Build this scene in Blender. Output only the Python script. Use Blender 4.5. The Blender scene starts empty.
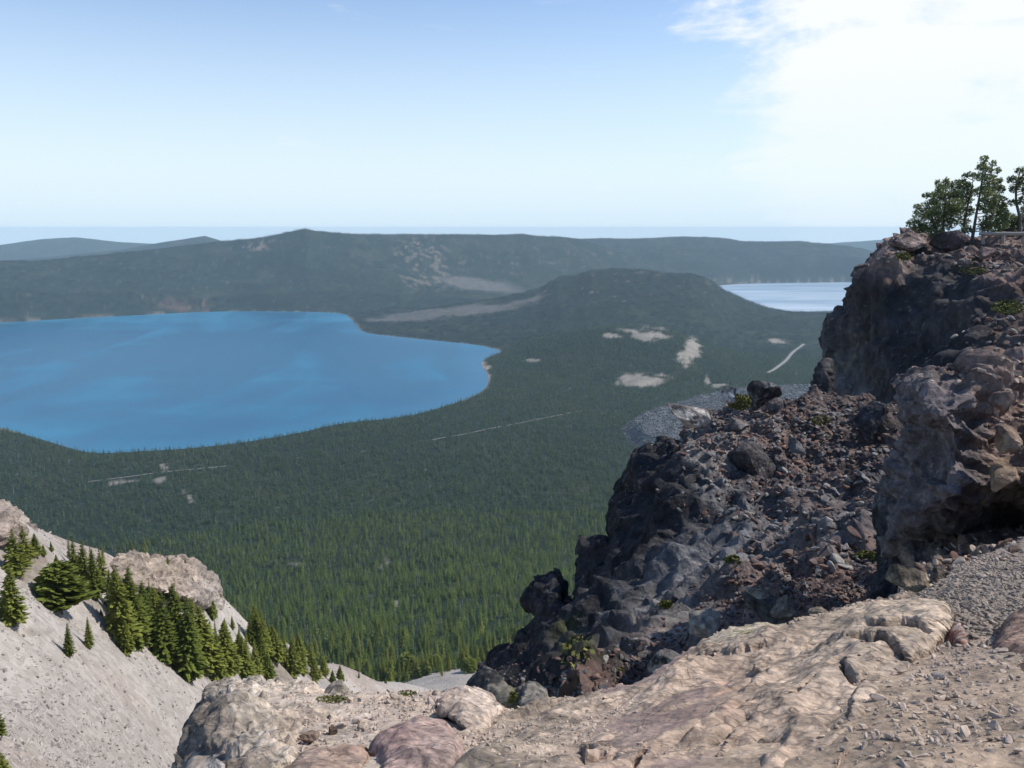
import bpy, math, random
import numpy as np
from mathutils import Vector
R = math.radians
rng = np.random.default_rng(7)
random.seed(7)
C = bpy.context.scene.collection
SC = bpy.context.scene

# ---------------------------------------------------------------- camera
F_PX, PITCH = 800.0, R(11.04)
cam = bpy.data.cameras.new('camera')
cam.sensor_width = 36.0
cam.lens = 36.0 * F_PX / 1024.0
cam.clip_start = 0.1
cam.clip_end = 200000
camo = bpy.data.objects.new('camera', cam)
camo.rotation_euler = (math.pi / 2 - PITCH, 0, 0)
C.objects.link(camo)
SC.camera = camo

# ---------------------------------------------------------------- light
SUN_EL, SUN_AZ = R(46), R(80)          # azimuth clockwise from +Y (view direction) towards +X
world = bpy.data.worlds.new('World'); SC.world = world; world.use_nodes = True
wn, wl = world.node_tree.nodes, world.node_tree.links
wn.clear()
wout = wn.new('ShaderNodeOutputWorld'); bg = wn.new('ShaderNodeBackground')
sky = wn.new('ShaderNodeTexSky'); sky.sky_type = 'NISHITA'; sky.sun_disc = False
sky.sun_elevation = SUN_EL; sky.sun_rotation = SUN_AZ
sky.altitude = 1200; sky.air_density = 1.0; sky.dust_density = 0.6; sky.ozone_density = 1.2
bg.inputs['Strength'].default_value = 0.13
def wnode(t, **kw):
    n = wn.new(t)
    for k, v in kw.items(): setattr(n, k, v)
    return n
tc = wnode('ShaderNodeTexCoord')
def wmath(op, a, b=None, c=None, clamp=False):
    n = wnode('ShaderNodeMath', operation=op, use_clamp=clamp)
    for i, v in enumerate((a, b, c)):
        if v is None: continue
        if isinstance(v, (int, float)): n.inputs[i].default_value = v
        else: wl.new(v, n.inputs[i])
    return n.outputs[0]
def wblob(direction, r0, r1):
    """1 inside an angular distance r0 of a sky direction, 0 beyond r1 (cosines)"""
    d = wnode('ShaderNodeVectorMath', operation='DOT_PRODUCT')
    wl.new(tc.outputs['Generated'], d.inputs[0]); d.inputs[1].default_value = direction
    m = wnode('ShaderNodeMapRange', interpolation_type='SMOOTHSTEP')
    wl.new(d.outputs['Value'], m.inputs['Value'])
    m.inputs['From Min'].default_value = math.cos(R(r1)); m.inputs['From Max'].default_value = math.cos(R(r0))
    return m.outputs[0]
def wnoise(scale, detail, vec_scale, rot=(0, 0, 0), dist=0.0, rough=.55):
    mp = wnode('ShaderNodeMapping'); mp.inputs['Scale'].default_value = vec_scale; mp.inputs['Rotation'].default_value = rot
    wl.new(tc.outputs['Generated'], mp.inputs['Vector'])
    n = wnode('ShaderNodeTexNoise'); n.inputs['Scale'].default_value = scale; n.inputs['Detail'].default_value = detail
    n.inputs['Distortion'].default_value = dist; n.inputs['Roughness'].default_value = rough
    wl.new(mp.outputs[0], n.inputs['Vector'])
    return n.outputs['Fac']
def pdir(px, py):
    u, v = px - 512, 384 - py
    d = Vector((u, v * math.sin(PITCH) + F_PX * math.cos(PITCH), v * math.cos(PITCH) - F_PX * math.sin(PITCH)))
    return d.normalized()
# thin bright cloud bank high on the right, wisps over the middle
n1 = wnoise(2.6, 8, (1, 1, 2.4), (0, 0.5, 0.3), 0.4, .6)
n2 = wnoise(9, 6, (1, 1, 3), (0, 0.7, 0), 0.6, .6)
bank = wmath('MAXIMUM', wblob(tuple(pdir(930, 30)), 5, 19), wmath('MAXIMUM', wblob(tuple(pdir(1180, 20)), 12, 28), wblob(tuple(pdir(1000, 140)), 2, 14)))
cl = wmath('ADD', bank, wmath('MULTIPLY', wmath('SUBTRACT', n1, 0.5), 3.2))
cl = wmath('ADD', cl, wmath('MULTIPLY', wmath('SUBTRACT', n2, 0.5), 1.1))
mr = wnode('ShaderNodeMapRange', interpolation_type='SMOOTHSTEP')
wl.new(cl, mr.inputs['Value']); mr.inputs['From Min'].default_value = 0.34; mr.inputs['From Max'].default_value = 0.86
cloud = wmath('MULTIPLY', mr.outputs[0], wmath('MULTIPLY', bank, 3.0, clamp=True))
n3 = wnoise(7, 7, (1, 1, 6), (0, 0.15, 0.2), 0.8, .62)
mr2 = wnode('ShaderNodeMapRange', interpolation_type='SMOOTHSTEP')
wl.new(n3, mr2.inputs['Value']); mr2.inputs['From Min'].default_value = 0.60; mr2.inputs['From Max'].default_value = 0.85
wisp = wmath('MULTIPLY', mr2.outputs[0], wmath('MULTIPLY', wblob(tuple(pdir(450, 150)), 2, 16), 0.5))
spz = wnode('ShaderNodeSeparateXYZ'); wl.new(tc.outputs['Generated'], spz.inputs[0])
low = wnode('ShaderNodeMapRange', interpolation_type='SMOOTHSTEP'); wl.new(spz.outputs['Z'], low.inputs['Value'])
low.inputs['From Min'].default_value = 0.0; low.inputs['From Max'].default_value = 0.19; low.inputs['To Min'].default_value = 0.25
cloud = wmath('MULTIPLY', cloud, low.outputs[0])
mask = wmath('MAXIMUM', cloud, wisp, clamp=True)
mix = wnode('ShaderNodeMix', data_type='RGBA')
wl.new(mask, mix.inputs['Factor'])
tint = wnode('ShaderNodeMix', data_type='RGBA', blend_type='MULTIPLY'); tint.inputs['Factor'].default_value = 1
wl.new(sky.outputs[0], tint.inputs[6]); tint.inputs[7].default_value = (1.05, 1.19, 1.32, 1)
# pale low haze belt of the sky near the horizon
sp = wnode('ShaderNodeSeparateXYZ'); wl.new(tc.outputs['Generated'], sp.inputs[0])
hb = wnode('ShaderNodeMapRange', interpolation_type='SMOOTHSTEP'); wl.new(sp.outputs['Z'], hb.inputs['Value'])
hb.inputs['From Min'].default_value = 0.36; hb.inputs['From Max'].default_value = -0.04
hzm = wnode('ShaderNodeMix', data_type='RGBA'); wl.new(hb.outputs[0], hzm.inputs['Factor'])
wl.new(tint.outputs[2], hzm.inputs[6]); hzc = wnode('ShaderNodeMix', data_type='RGBA'); hl = wnode('ShaderNodeMapRange', interpolation_type='SMOOTHSTEP'); wl.new(sp.outputs['Z'], hl.inputs['Value']); hl.inputs['From Min'].default_value = 0.07; hl.inputs['From Max'].default_value = -0.005
wl.new(hl.outputs[0], hzc.inputs['Factor']); hzc.inputs[6].default_value = (5.9, 6.8, 7.4, 1); hzc.inputs[7].default_value = (5.0, 6.25, 7.3, 1); wl.new(hzc.outputs[2], hzm.inputs[7]);
wl.new(hzm.outputs[2], mix.inputs[6]); mix.inputs[7].default_value = (7.1, 7.4, 7.7, 1)
wl.new(mix.outputs[2], bg.inputs['Color']); wl.new(bg.outputs[0], wout.inputs[0])

sun = bpy.data.lights.new('sun', 'SUN'); sun.energy = 5.0; sun.angle = R(0.6); sun.color = (1, 0.945, 0.86)
suno = bpy.data.objects.new('sun', sun)
sd = Vector((math.sin(SUN_AZ) * math.cos(SUN_EL), math.cos(SUN_AZ) * math.cos(SUN_EL), math.sin(SUN_EL)))
suno.rotation_euler = sd.to_track_quat('Z', 'Y').to_euler()
C.objects.link(suno)
SC.view_settings.view_transform = 'Standard'; SC.view_settings.look = 'None'
SC.view_settings.exposure = 0.06; SC.view_settings.gamma = 1.0; SC.view_settings.use_curve_mapping = False
SC.render.engine = 'CYCLES'
SC.cycles.use_denoising = True
SC.cycles.max_bounces = 4; SC.cycles.diffuse_bounces = 2; SC.cycles.glossy_bounces = 2
SC.cycles.transparent_max_bounces = 4; SC.cycles.volume_bounces = 2
SC.cycles.caustics_reflective = False; SC.cycles.caustics_refractive = False

# ---------------------------------------------------------------- geometry of the view: a pixel of the photo read as a bearing and a fall
def bear(px, py):
    """photo pixel -> (azimuth, slope dz/dr)"""
    px = np.asarray(px, float); py = np.asarray(py, float)
    u, v = px - 512, 384 - py
    dy = v * math.sin(PITCH) + F_PX * math.cos(PITCH)
    dz = v * math.cos(PITCH) - F_PX * math.sin(PITCH)
    h = np.hypot(u, dy)
    return np.arctan2(u, dy), dz / h
def P(px, py, r):
    az, t = bear(px, py); r = np.asarray(r, float)
    return np.stack([r * np.sin(az), r * np.cos(az), r * t], -1)
def to_px(X):
    """world point -> survey bearing in photo pixels"""
    x, y, z = X[..., 0], X[..., 1], X[..., 2]
    c, s = math.cos(PITCH), math.sin(PITCH)
    dep = np.maximum(y * c - z * s, 0.01); up = y * s + z * c
    return 512 + F_PX * x / dep, 384 - F_PX * up / dep

# ---------------------------------------------------------------- numpy noise
def _h(ix, iy, iz, seed):
    n = (ix.astype(np.int64) * 73856093) ^ (iy.astype(np.int64) * 19349663) ^ (iz.astype(np.int64) * 83492791) ^ (seed * 2654435761)
    n &= 0xFFFFFFFF
    n = (n ^ (n >> 16)) * 0x45d9f3b & 0xFFFFFFFF
    n = (n ^ (n >> 16)) * 0x45d9f3b & 0xFFFFFFFF
    n = n ^ (n >> 16)
    return n / 4294967295.0
def scoop(X, off, tilt, seed=0):
    """fractured rock: neighbouring hollow facets that meet in sharp raised edges"""
    I = np.floor(X).astype(np.int64); best = np.full(len(X), 9e9); k = 1.7 * max(off, tilt)
    for dx in (-1, 0, 1):
        for dy in (-1, 0, 1):
            for dz in (-1, 0, 1):
                cx, cy, cz = I[:, 0] + dx, I[:, 1] + dy, I[:, 2] + dz
                v = X - np.stack([cx + _h(cx, cy, cz, seed), cy + _h(cx, cy, cz, seed + 1), cz + _h(cx, cy, cz, seed + 2)], -1)
                h = _h(cx, cy, cz, seed + 3); a = h * 40; b = h * 91
                best = np.minimum(best, (h * 7.3 % 1 - .5) * 2 * off + tilt * (v[:, 0] * np.cos(a) + v[:, 1] * np.sin(a) + v[:, 2] * np.cos(b)) + k * (v ** 2).sum(1))
    return best - .15 * k
def vnoise(X, seed=0):
    F = np.floor(X); f = X - F; I = F.astype(np.int64)
    w = f * f * (3 - 2 * f); out = 0
    for dx in (0, 1):
        wx = w[:, 0] if dx else 1 - w[:, 0]
        for dy in (0, 1):
            wy = w[:, 1] if dy else 1 - w[:, 1]
            for dz in (0, 1):
                wz = w[:, 2] if dz else 1 - w[:, 2]
                out = out + wx * wy * wz * _h(I[:, 0] + dx, I[:, 1] + dy, I[:, 2] + dz, seed)
    return out * 2 - 1
def fbm(X, octaves=4, seed=0, gain=0.5, ridged=False):
    a, s, out = 1.0, 0.0, 0
    Y = np.array(X, float)
    for o in range(octaves):
        n = vnoise(Y, seed + o * 17)
        if ridged: n = 1 - 2 * np.abs(n)
        out = out + a * n; s += a; a *= gain; Y = Y * 2.03 + 11.7
    return out / s
def fbm2(x, y, scale, octaves=4, seed=0, **kw):
    return fbm(np.stack([x * scale, y * scale, np.zeros_like(x)], -1), octaves, seed, **kw)
def worley(X, seed=0):
    """nearest cell centre: F1, F2, cell hash, vector to centre"""
    I = np.floor(X).astype(np.int64)
    n = len(X); f1 = np.full(n, 9.0); f2 = np.full(n, 9.0); hid = np.zeros(n); vec = np.zeros((n, 3))
    for dx in (-1, 0, 1):
        for dy in (-1, 0, 1):
            for dz in (-1, 0, 1):
                cx, cy, cz = I[:, 0] + dx, I[:, 1] + dy, I[:, 2] + dz
                c = np.stack([cx + _h(cx, cy, cz, seed), cy + _h(cx, cy, cz, seed + 1), cz + _h(cx, cy, cz, seed + 2)], -1)
                v = X - c; d = np.sqrt((v ** 2).sum(1))
                m = d < f1
                f2 = np.where(m, f1, np.minimum(f2, d))
                f1 = np.where(m, d, f1)
                hid = np.where(m, _h(cx, cy, cz, seed + 3), hid)
                vec[m] = v[m]
    return f1, f2, hid, vec
def sst(a, b, x):
    t = np.clip((x - a) / (b - a), 0, 1); return t * t * (3 - 2 * t)
class TPS:
    """thin plate spline through scattered survey points"""
    def __init__(s, p, v, lam=1e-6):
        s.p = np.asarray(p, float); n = len(s.p); s.sc = np.abs(s.p).max(); q = s.p / s.sc
        A = np.zeros((n + 3, n + 3)); A[:n, :n] = s.k(q, q) + np.eye(n) * lam
        A[:n, n] = 1; A[:n, n + 1:] = q; A[n, :n] = 1; A[n + 1:, :n] = q.T
        b = np.zeros(n + 3); b[:n] = v
        s.w = np.linalg.solve(A, b); s.q = q
    @staticmethod
    def k(a, b):
        d2 = ((a[:, None] - b[None]) ** 2).sum(-1)
        return 0.5 * d2 * np.log(d2 + 1e-12)
    def __call__(s, x):
        x = np.asarray(x, float) / s.sc; out = np.empty(len(x)); n = len(s.q)
        for i in range(0, len(x), 50000):
            y = x[i:i + 50000]; out[i:i + 50000] = s.k(y, s.q) @ s.w[:n] + s.w[n] + y @ s.w[n + 1:]
        return out
def poly_sd(x, y, poly):
    """signed distance to a polygon, negative inside"""
    poly = np.asarray(poly); d = np.full(len(x), 1e18); ins = np.zeros(len(x), bool)
    for i in range(len(poly)):
        a, b = poly[i - 1], poly[i]; e = b - a
        t = np.clip(((x - a[0]) * e[0] + (y - a[1]) * e[1]) / max(e @ e, 1e-9), 0, 1)
        d = np.minimum(d, (x - a[0] - t * e[0]) ** 2 + (y - a[1] - t * e[1]) ** 2)
        c = (a[1] > y) != (b[1] > y)
        with np.errstate(divide='ignore', invalid='ignore'):
            c &= x < (b[0] - a[0]) * (y - a[1]) / (b[1] - a[1] + 1e-12) + a[0]
        ins ^= c
    d = np.sqrt(d); return np.where(ins, -d, d)
def smooth_poly(pts, n=3):
    """Chaikin corner cutting of a closed polygon"""
    p = np.asarray(pts, float)
    for _ in range(n):
        q = np.roll(p, -1, 0); p = np.stack([p * .75 + q * .25, p * .25 + q * .75], 1).reshape(-1, p.shape[1])
    return p

# ---------------------------------------------------------------- mesh helpers
def mesh_np(name, V, Fq, smooth=False):
    """fast mesh from arrays; Fq is an (n,3) or (n,4) array"""
    me = bpy.data.meshes.new(name); V = np.asarray(V, np.float32); Fq = np.asarray(Fq, np.int32)
    k = Fq.shape[1]
    me.vertices.add(len(V)); me.vertices.foreach_set('co', V.ravel())
    me.loops.add(Fq.size); me.loops.foreach_set('vertex_index', Fq.ravel())
    me.polygons.add(len(Fq)); me.polygons.foreach_set('loop_start', np.arange(0, Fq.size, k, dtype=np.int32))
    me.polygons.foreach_set('loop_total', np.full(len(Fq), k, np.int32))
    me.polygons.foreach_set('use_smooth', np.full(len(Fq), smooth))
    me.update(calc_edges=True); return me
def link(name, me, mat=None, parent=None, loc=None):
    o = bpy.data.objects.new(name, me)
    if mat is not None:
        me.materials.clear(); me.materials.append(mat)
    C.objects.link(o)
    if parent is not None: o.parent = parent
    if loc is not None: o.location = loc
    return o
def tag(o, label=None, cat=None, group=None, kind=None):
    if label: o['label'] = label
    if cat: o['category'] = cat
    if group: o['group'] = group
    if kind: o['kind'] = kind
    return o
def vcol(me, name, cols):
    a = me.attributes.new(name, 'FLOAT_COLOR', 'POINT')
    c = np.ones((len(cols), 4), np.float32); c[:, :cols.shape[1]] = cols
    a.data.foreach_set('color', c.ravel())
def grid_faces(nr, na):
    i = np.arange(nr - 1)[:, None] * na + np.arange(na - 1)[None]
    return np.stack([i, i + 1, i + na + 1, i + na], -1).reshape(-1, 4)

# ---------------------------------------------------------------- materials
class M:
    """small helper to write node materials"""
    def __init__(s, name, rough=0.9, spec=0.2):
        s.m = bpy.data.materials.new(name); s.m.use_nodes = True
        s.n, s.l = s.m.node_tree.nodes, s.m.node_tree.links
        s.b = s.n['Principled BSDF']; s.b.inputs['Roughness'].default_value = rough
        s.b.inputs['Specular IOR Level'].default_value = spec
        s.tc = s.n.new('ShaderNodeTexCoord'); s.obj = s.tc.outputs['Object']
    def put(s, v, sock):
        if isinstance(v, (int, float)): sock.default_value = v
        elif isinstance(v, tuple): sock.default_value = v if len(v) != 3 or sock.type == 'VECTOR' else (*v, 1)
        else: s.l.new(v, sock)
    def map(s, scale, rot=(0, 0, 0), src=None):
        n = s.n.new('ShaderNodeMapping'); n.inputs['Scale'].default_value = scale; n.inputs['Rotation'].default_value = rot
        s.l.new(src or s.obj, n.inputs['Vector']); return n.outputs[0]
    def noise(s, scale, detail=5, rough=.55, dist=0, vec=None, col=False):
        n = s.n.new('ShaderNodeTexNoise'); s.l.new(vec or s.obj, n.inputs['Vector'])
        n.inputs['Scale'].default_value = scale; n.inputs['Detail'].default_value = detail
        n.inputs['Roughness'].default_value = rough; n.inputs['Distortion'].default_value = dist
        return n.outputs['Color' if col else 'Fac']
    def vor(s, scale, feature='F1', out='Distance', vec=None, rand=1):
        n = s.n.new('ShaderNodeTexVoronoi'); n.feature = feature; s.l.new(vec or s.obj, n.inputs['Vector'])
        n.inputs['Scale'].default_value = scale; n.inputs['Randomness'].default_value = rand
        return n.outputs[out]
    def mathn(s, op, a, b=0.0, clamp=False):
        n = s.n.new('ShaderNodeMath'); n.operation = op; n.use_clamp = clamp
        s.put(a, n.inputs[0]); s.put(b, n.inputs[1]); return n.outputs[0]
    def rng(s, v, a, b, c=0.0, d=1.0):
        n = s.n.new('ShaderNodeMapRange'); s.put(v, n.inputs['Value'])
        for k, x in zip(('From Min', 'From Max', 'To Min', 'To Max'), (a, b, c, d)): n.inputs[k].default_value = x
        return n.outputs[0]
    def mix(s, f, a, b, mode='MIX'):
        n = s.n.new('ShaderNodeMix'); n.data_type = 'RGBA'; n.blend_type = mode
        s.put(f, n.inputs['Factor']); s.put(a, n.inputs[6]); s.put(b, n.inputs[7]); return n.outputs[2]
    def ramp(s, f, stops):
        n = s.n.new('ShaderNodeValToRGB'); s.l.new(f, n.inputs[0]); e = n.color_ramp.elements
        while len(e) < len(stops): e.new(0.5)
        for q, (p, c) in zip(e, stops): q.position = p; q.color = (*c, 1)
        return n.outputs[0]
    def attr(s, name, out='Color'):
        n = s.n.new('ShaderNodeAttribute'); n.attribute_name = name; return n.outputs[out]
    def randobj(s):
        return s.n.new('ShaderNodeObjectInfo').outputs['Random']
    def bump(s, h, strength=0.5, dist=0.1, prev=None):
        n = s.n.new('ShaderNodeBump'); n.inputs['Strength'].default_value = strength; n.inputs['Distance'].default_value = dist
        s.l.new(h, n.inputs['Height'])
        if prev is not None: s.l.new(prev, n.inputs['Normal'])
        return n.outputs[0]
    def done(s, col, normal=None, rough=None):
        s.put(col, s.b.inputs['Base Color'])
        if normal is not None: s.l.new(normal, s.b.inputs['Normal'])
        if rough is not None: s.put(rough, s.b.inputs['Roughness'])
        return s.m

# ================================================================ TERRAIN
LAKE_Z = -500.0
def on_plane(pts, z=LAKE_Z):
    p = np.array(pts, float); az, t = bear(p[:, 0], p[:, 1]); r = z / t
    return np.stack([r * np.sin(az), r * np.cos(az)], -1)
lake1_px = [(-330, 402), (-120, 404), (0, 427), (30, 436), (60, 445), (90, 454), (130, 452), (200, 448), (260, 440), (300, 433), (340, 423),
            (400, 418), (430, 411), (468, 399), (486, 389), (489, 380), (487, 372), (481, 366), (483, 359), (497, 354), (503, 351), (480, 345), (440, 341),
            (400, 337), (362, 333), (357, 325), (350, 318), (344, 313), (300, 311.5), (215, 311), (120, 316), (60, 319), (0, 323), (-150, 326), (-330, 332)]
lake2_px = [(700, 288), (728, 284.5), (760, 283), (850, 282), (1000, 282), (1040, 296), (1000, 311), (850, 311), (800, 312), (770, 312), (745, 307), (715, 295)]
LK1 = smooth_poly(on_plane(lake1_px), 2); LK2 = smooth_poly(on_plane(lake2_px), 2)
obs_px = [(622, 428), (628, 418), (650, 409), (690, 398), (730, 391), (790, 388), (860, 386), (960, 388), (980, 440), (900, 520), (760, 520), (690, 470), (650, 448), (630, 440)]
OBS = smooth_poly(on_plane(obs_px, -478), 2)

VR = [(0, -40), (60, -70), (150, -120), (300, -190), (370, -219), (430, -248), (500, -283), (600, -318), (700, -347), (800, -376), (900, -402), (1000, -424), (1150, -447), (1300, -464),
      (1500, -479), (1800, -489), (2300, -491), (3000, -492), (9500, -494), (16000, -880), (90000, -900)]
def valley(r): return np.interp(r, [a for a, _ in VR], [b for _, b in VR])

# survey points of the mountain's own flank: (px, py, distance)
NEAR = [(0, 768, 60), (100, 768, 78), (200, 768, 105), (300, 768, 140), (400, 760, 190), (500, 750, 240),
        (0, 700, 76), (100, 700, 95), (200, 700, 122), (300, 700, 172), (400, 700, 240), (480, 700, 300),
        (0, 640, 92), (60, 660, 98), (100, 650, 112), (160, 660, 128), (210, 686, 136), (260, 690, 160), (330, 685, 205), (400, 682, 270), (460, 670, 360),
        (0, 590, 106), (60, 610, 118), (110, 610, 128), (160, 625, 140), (215, 645, 155), (260, 660, 175), (330, 672, 225),
        (0, 520, 126), (30, 530, 128), (60, 551, 134), (100, 562, 142), (120, 562, 152), (160, 562, 168), (195, 566, 180), (215, 588, 186), (222, 603, 180), (250, 625, 192), (290, 645, 210), (330, 664, 240),
        (140, 590, 152), (190, 600, 164), (-80, 470, 130), (-80, 560, 112), (-80, 700, 80), (-200, 430, 130), (-200, 600, 100), (-350, 380, 150), (-350, 600, 110)]
nx = [P(a, b, c) for a, b, c in NEAR]
def zpt(px, r, z):
    az = bear(px, 600)[0]; nx.append(np.array([r * math.sin(az), r * math.cos(az), z]))
for px, r, z in [(0, 170, -95), (60, 175, -100), (110, 190, -110), (160, 215, -122), (200, 225, -132), (240, 235, -145), (290, 260, -165),
                 (-100, 180, -95), (-250, 200, -90), (0, 260, -190), (100, 270, -195), (200, 290, -205), (-150, 280, -190), (-300, 300, -190),
                 (0, 420, -280), (120, 430, -282), (250, 430, -275), (-200, 450, -280), (350, 420, -262),
                 (512, 20, -26), (512, 60, -60), (512, 150, -120), (560, 250, -175), (650, 40, -40), (650, 100, -85), (650, 250, -180),
                 (800, 30, -30), (800, 60, -45), (800, 120, -95), (800, 250, -190), (950, 20, -15), (950, 50, -22), (960, 90, -22), (960, 140, -60), (950, 250, -170),
                 (1100, 60, -20), (1150, 110, -20), (1150, 250, -150), (1250, 150, -60), (300, 20, -30), (300, 60, -70), (100, 20, -24), (-150, 20, -18), (0, 5, -9), (512, 5, -9), (1000, 5, -7)]:
    zpt(px, r, z)
for px in (-350, -200, -50, 100, 250, 400, 520, 650, 800, 950, 1100, 1250):
    for r in (520, 650, 850, 1100, 1400):
        zpt(px, r, float(valley(r)))
nx = np.array(nx)
near_fit = TPS(nx[:, :2], nx[:, 2], 1e-7)

def layer(crest, front, back_w, zbase=-494, zback=-494, p=1.0):
    """hill range: crest table (px, py, r), front foot table (px, r)"""
    c = np.array(crest, float); az, t = bear(c[:, 0], c[:, 1]); zc = c[:, 2] * t
    fr = np.array(front, float); azf = bear(fr[:, 0], 290)[0]
    def f(A, r, x, y):
        rc = np.interp(A, az, c[:, 2]); z = np.interp(A, az, zc); rf = np.interp(A, azf, fr[:, 1])
        s = (r - rf) / (rc - rf); up = np.clip(s, 0, 1)
        h = np.where(s < 1, (up ** p) * (1 - 0.35 * (1 - up)) / 1.0, 1.0)
        out = zbase + (z - zbase) * h
        tb = sst(0, 1, (r - rc) / back_w)
        out = np.where(s >= 1, z + (zback - z) * tb, out)
        rel = np.clip((out - zbase) / 300, 0, 1)
        damp = np.clip(np.abs(s - 1) * 3, 0.12, 1)
        g = fbm2(x, y, 1 / 420, 5, 5, ridged=True) * 42 + fbm2(x, y, 1 / 1300, 3, 9) * 40
        return out + (g * rel * damp) * (s > 0)
    return f
LAYERS = [
    # far hills on the left and the hazy range behind everything
    layer([(-500, 243, 15000), (-120, 246, 14500), (0, 245, 14000), (40, 239, 14000), (75, 237, 14000), (120, 242, 14000), (200, 246, 14000), (1300, 300, 15000)], [(-500, 10000), (1300, 11000)], 3000, -700, -900),
    layer([(-500, 262, 10500), (0, 262, 10500), (120, 250, 10500), (170, 241, 10200), (205, 235.5, 10200), (225, 242, 10200), (300, 262, 10200), (1300, 300, 10200)], [(-500, 7500), (1300, 9500)], 2500, -494, -880),
    layer([(-400, 262, 15800), (200, 262, 15800), (560, 258, 15800), (700, 252, 15800), (790, 246, 15800), (850, 242, 15800), (900, 239, 15800), (1000, 238, 15800), (1400, 238, 15800)], [(-400, 13500), (1400, 13500)], 3000, -900, -900),
    # caldera rim behind the first lake
    layer([(-500, 262, 5600), (-100, 268, 5700), (0, 263, 5800), (60, 262, 6000), (120, 254, 6100), (180, 247, 6200), (220, 242, 6300), (262, 238, 6300), (285, 233, 6300), (305, 229, 6300), (322, 232, 6400), (350, 234, 6500), (400, 234.5, 6800), (480, 235.5, 7100),
           (560, 237, 7400), (578, 239, 7500), (600, 247, 7500), (640, 262, 7600), (700, 280, 7600), (760, 300, 7600), (1300, 300, 7600)],
          [(-500, 4300), (0, 4480), (60, 4650), (120, 4800), (210, 5020), (340, 4980), (400, 5050), (440, 5600), (500, 6000), (560, 6300), (700, 6900), (1300, 7000)], 2200, p=0.9),
    # rim behind the second lake
    layer([(300, 300, 9800), (480, 262, 9600), (560, 240, 9400), (600, 239, 9200), (650, 239, 9000), (685, 237, 9000), (710, 238, 9000), (745, 242, 8900), (800, 242.5, 8900), (830, 245, 8800), (865, 251, 8800), (900, 262, 8700), (960, 272, 8700), (1300, 275, 8700)],
          [(300, 8000), (560, 7300), (740, 7250), (1300, 7250)], 2500, p=0.8),
    # forested pumice cone between the lakes with its low shoulder to the left
    layer([(350, 335, 4200), (400, 318, 4400), (440, 308, 4450), (500, 299, 4500), (540, 289, 4550), (560, 277, 4600), (575, 276, 4600), (590, 271, 4600), (612, 268.5, 4650), (640, 270, 4650), (668, 274, 4650), (690, 275, 4600), (705, 279, 4600),
           (725, 291, 4600), (745, 301, 4600), (765, 309, 4550), (800, 318, 4500), (900, 320, 4500), (1300, 320, 4500)],
          [(350, 3900), (440, 3650), (560, 3300), (640, 3250), (700, 3300), (760, 3700), (1300, 3900)], 650, p=1.15),
    # low rise with bare pumice in front of the cone
    layer([(480, 352, 3300), (520, 342, 3250), (570, 333, 3200), (610, 328, 3200), (650, 329, 3150), (680, 336, 3100), (700, 346, 3100), (740, 360, 3000), (800, 380, 3000), (1300, 390, 3000)],
          [(480, 3000), (560, 2600), (640, 2450), (720, 2550), (1300, 2700)], 420, p=0.9),
    # far forested rise behind the pumice strips
    layer([(340, 306, 5600), (400, 292, 5600), (430, 287, 5600), (460, 291, 5500), (520, 294, 5600), (600, 310, 5600), (1300, 320, 5600)], [(340, 5100), (460, 5000), (1300, 5200)], 500),
]
def terrain(x, y):
    r = np.hypot(x, y); A = np.arctan2(x, y)
    z = valley(r) + fbm2(x, y, 1 / 260, 4, 3) * 7 * sst(900, 1600, r) + fbm2(x, y, 1 / 60, 3, 4) * 1.2
    m = r < 1400
    if m.any():
        w = sst(900, 1350, r[m])
        zn = near_fit(np.stack([x[m], y[m]], -1))
        rr = r[m]
        zn = zn + fbm2(x[m], y[m], 1 / 90, 4, 21) * 9 * sst(350, 700, rr) + fbm2(x[m], y[m], 1 / 14, 4, 22) * 0.9 * sst(20, 150, rr)
        z[m] = zn * (1 - w) + z[m] * w
    for L in LAYERS:
        z = np.maximum(z, L(A, r, x, y))
    sdo = poly_sd(x, y, OBS)
    flow = sst(8, -40, sdo)
    z = z + flow * (24 + fbm2(x, y, 1 / 40, 5, 31, ridged=True) * 9)
    sd = np.minimum(poly_sd(x, y, LK1), poly_sd(x, y, LK2))
    k = sst(-5, 140, sd)
    z = np.where(r > 1300, (LAKE_Z + 1.0) + (z - LAKE_Z - 1.0) * k - 14 * sst(4, -60, sd) - 1.0 * sst(10, 0, sd), z)
    return z, sd, sdo

NA, NRr = 1000, 760
azs = np.linspace(R(-56), R(56), NA)
rs = np.concatenate([np.geomspace(2.5, 60, 60)[:-1], np.geomspace(60, 700, 260)[:-1], np.geomspace(700, 9500, 400)[:-1], np.geomspace(9500, 16800, 44)])
AA, RR = np.meshgrid(azs, rs); gx = (RR * np.sin(AA)).ravel(); gy = (RR * np.cos(AA)).ravel()
gz, gsd, gsdo = terrain(gx, gy)
GX = np.stack([gx, gy, gz], -1)
GR = RR.ravel()
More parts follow.
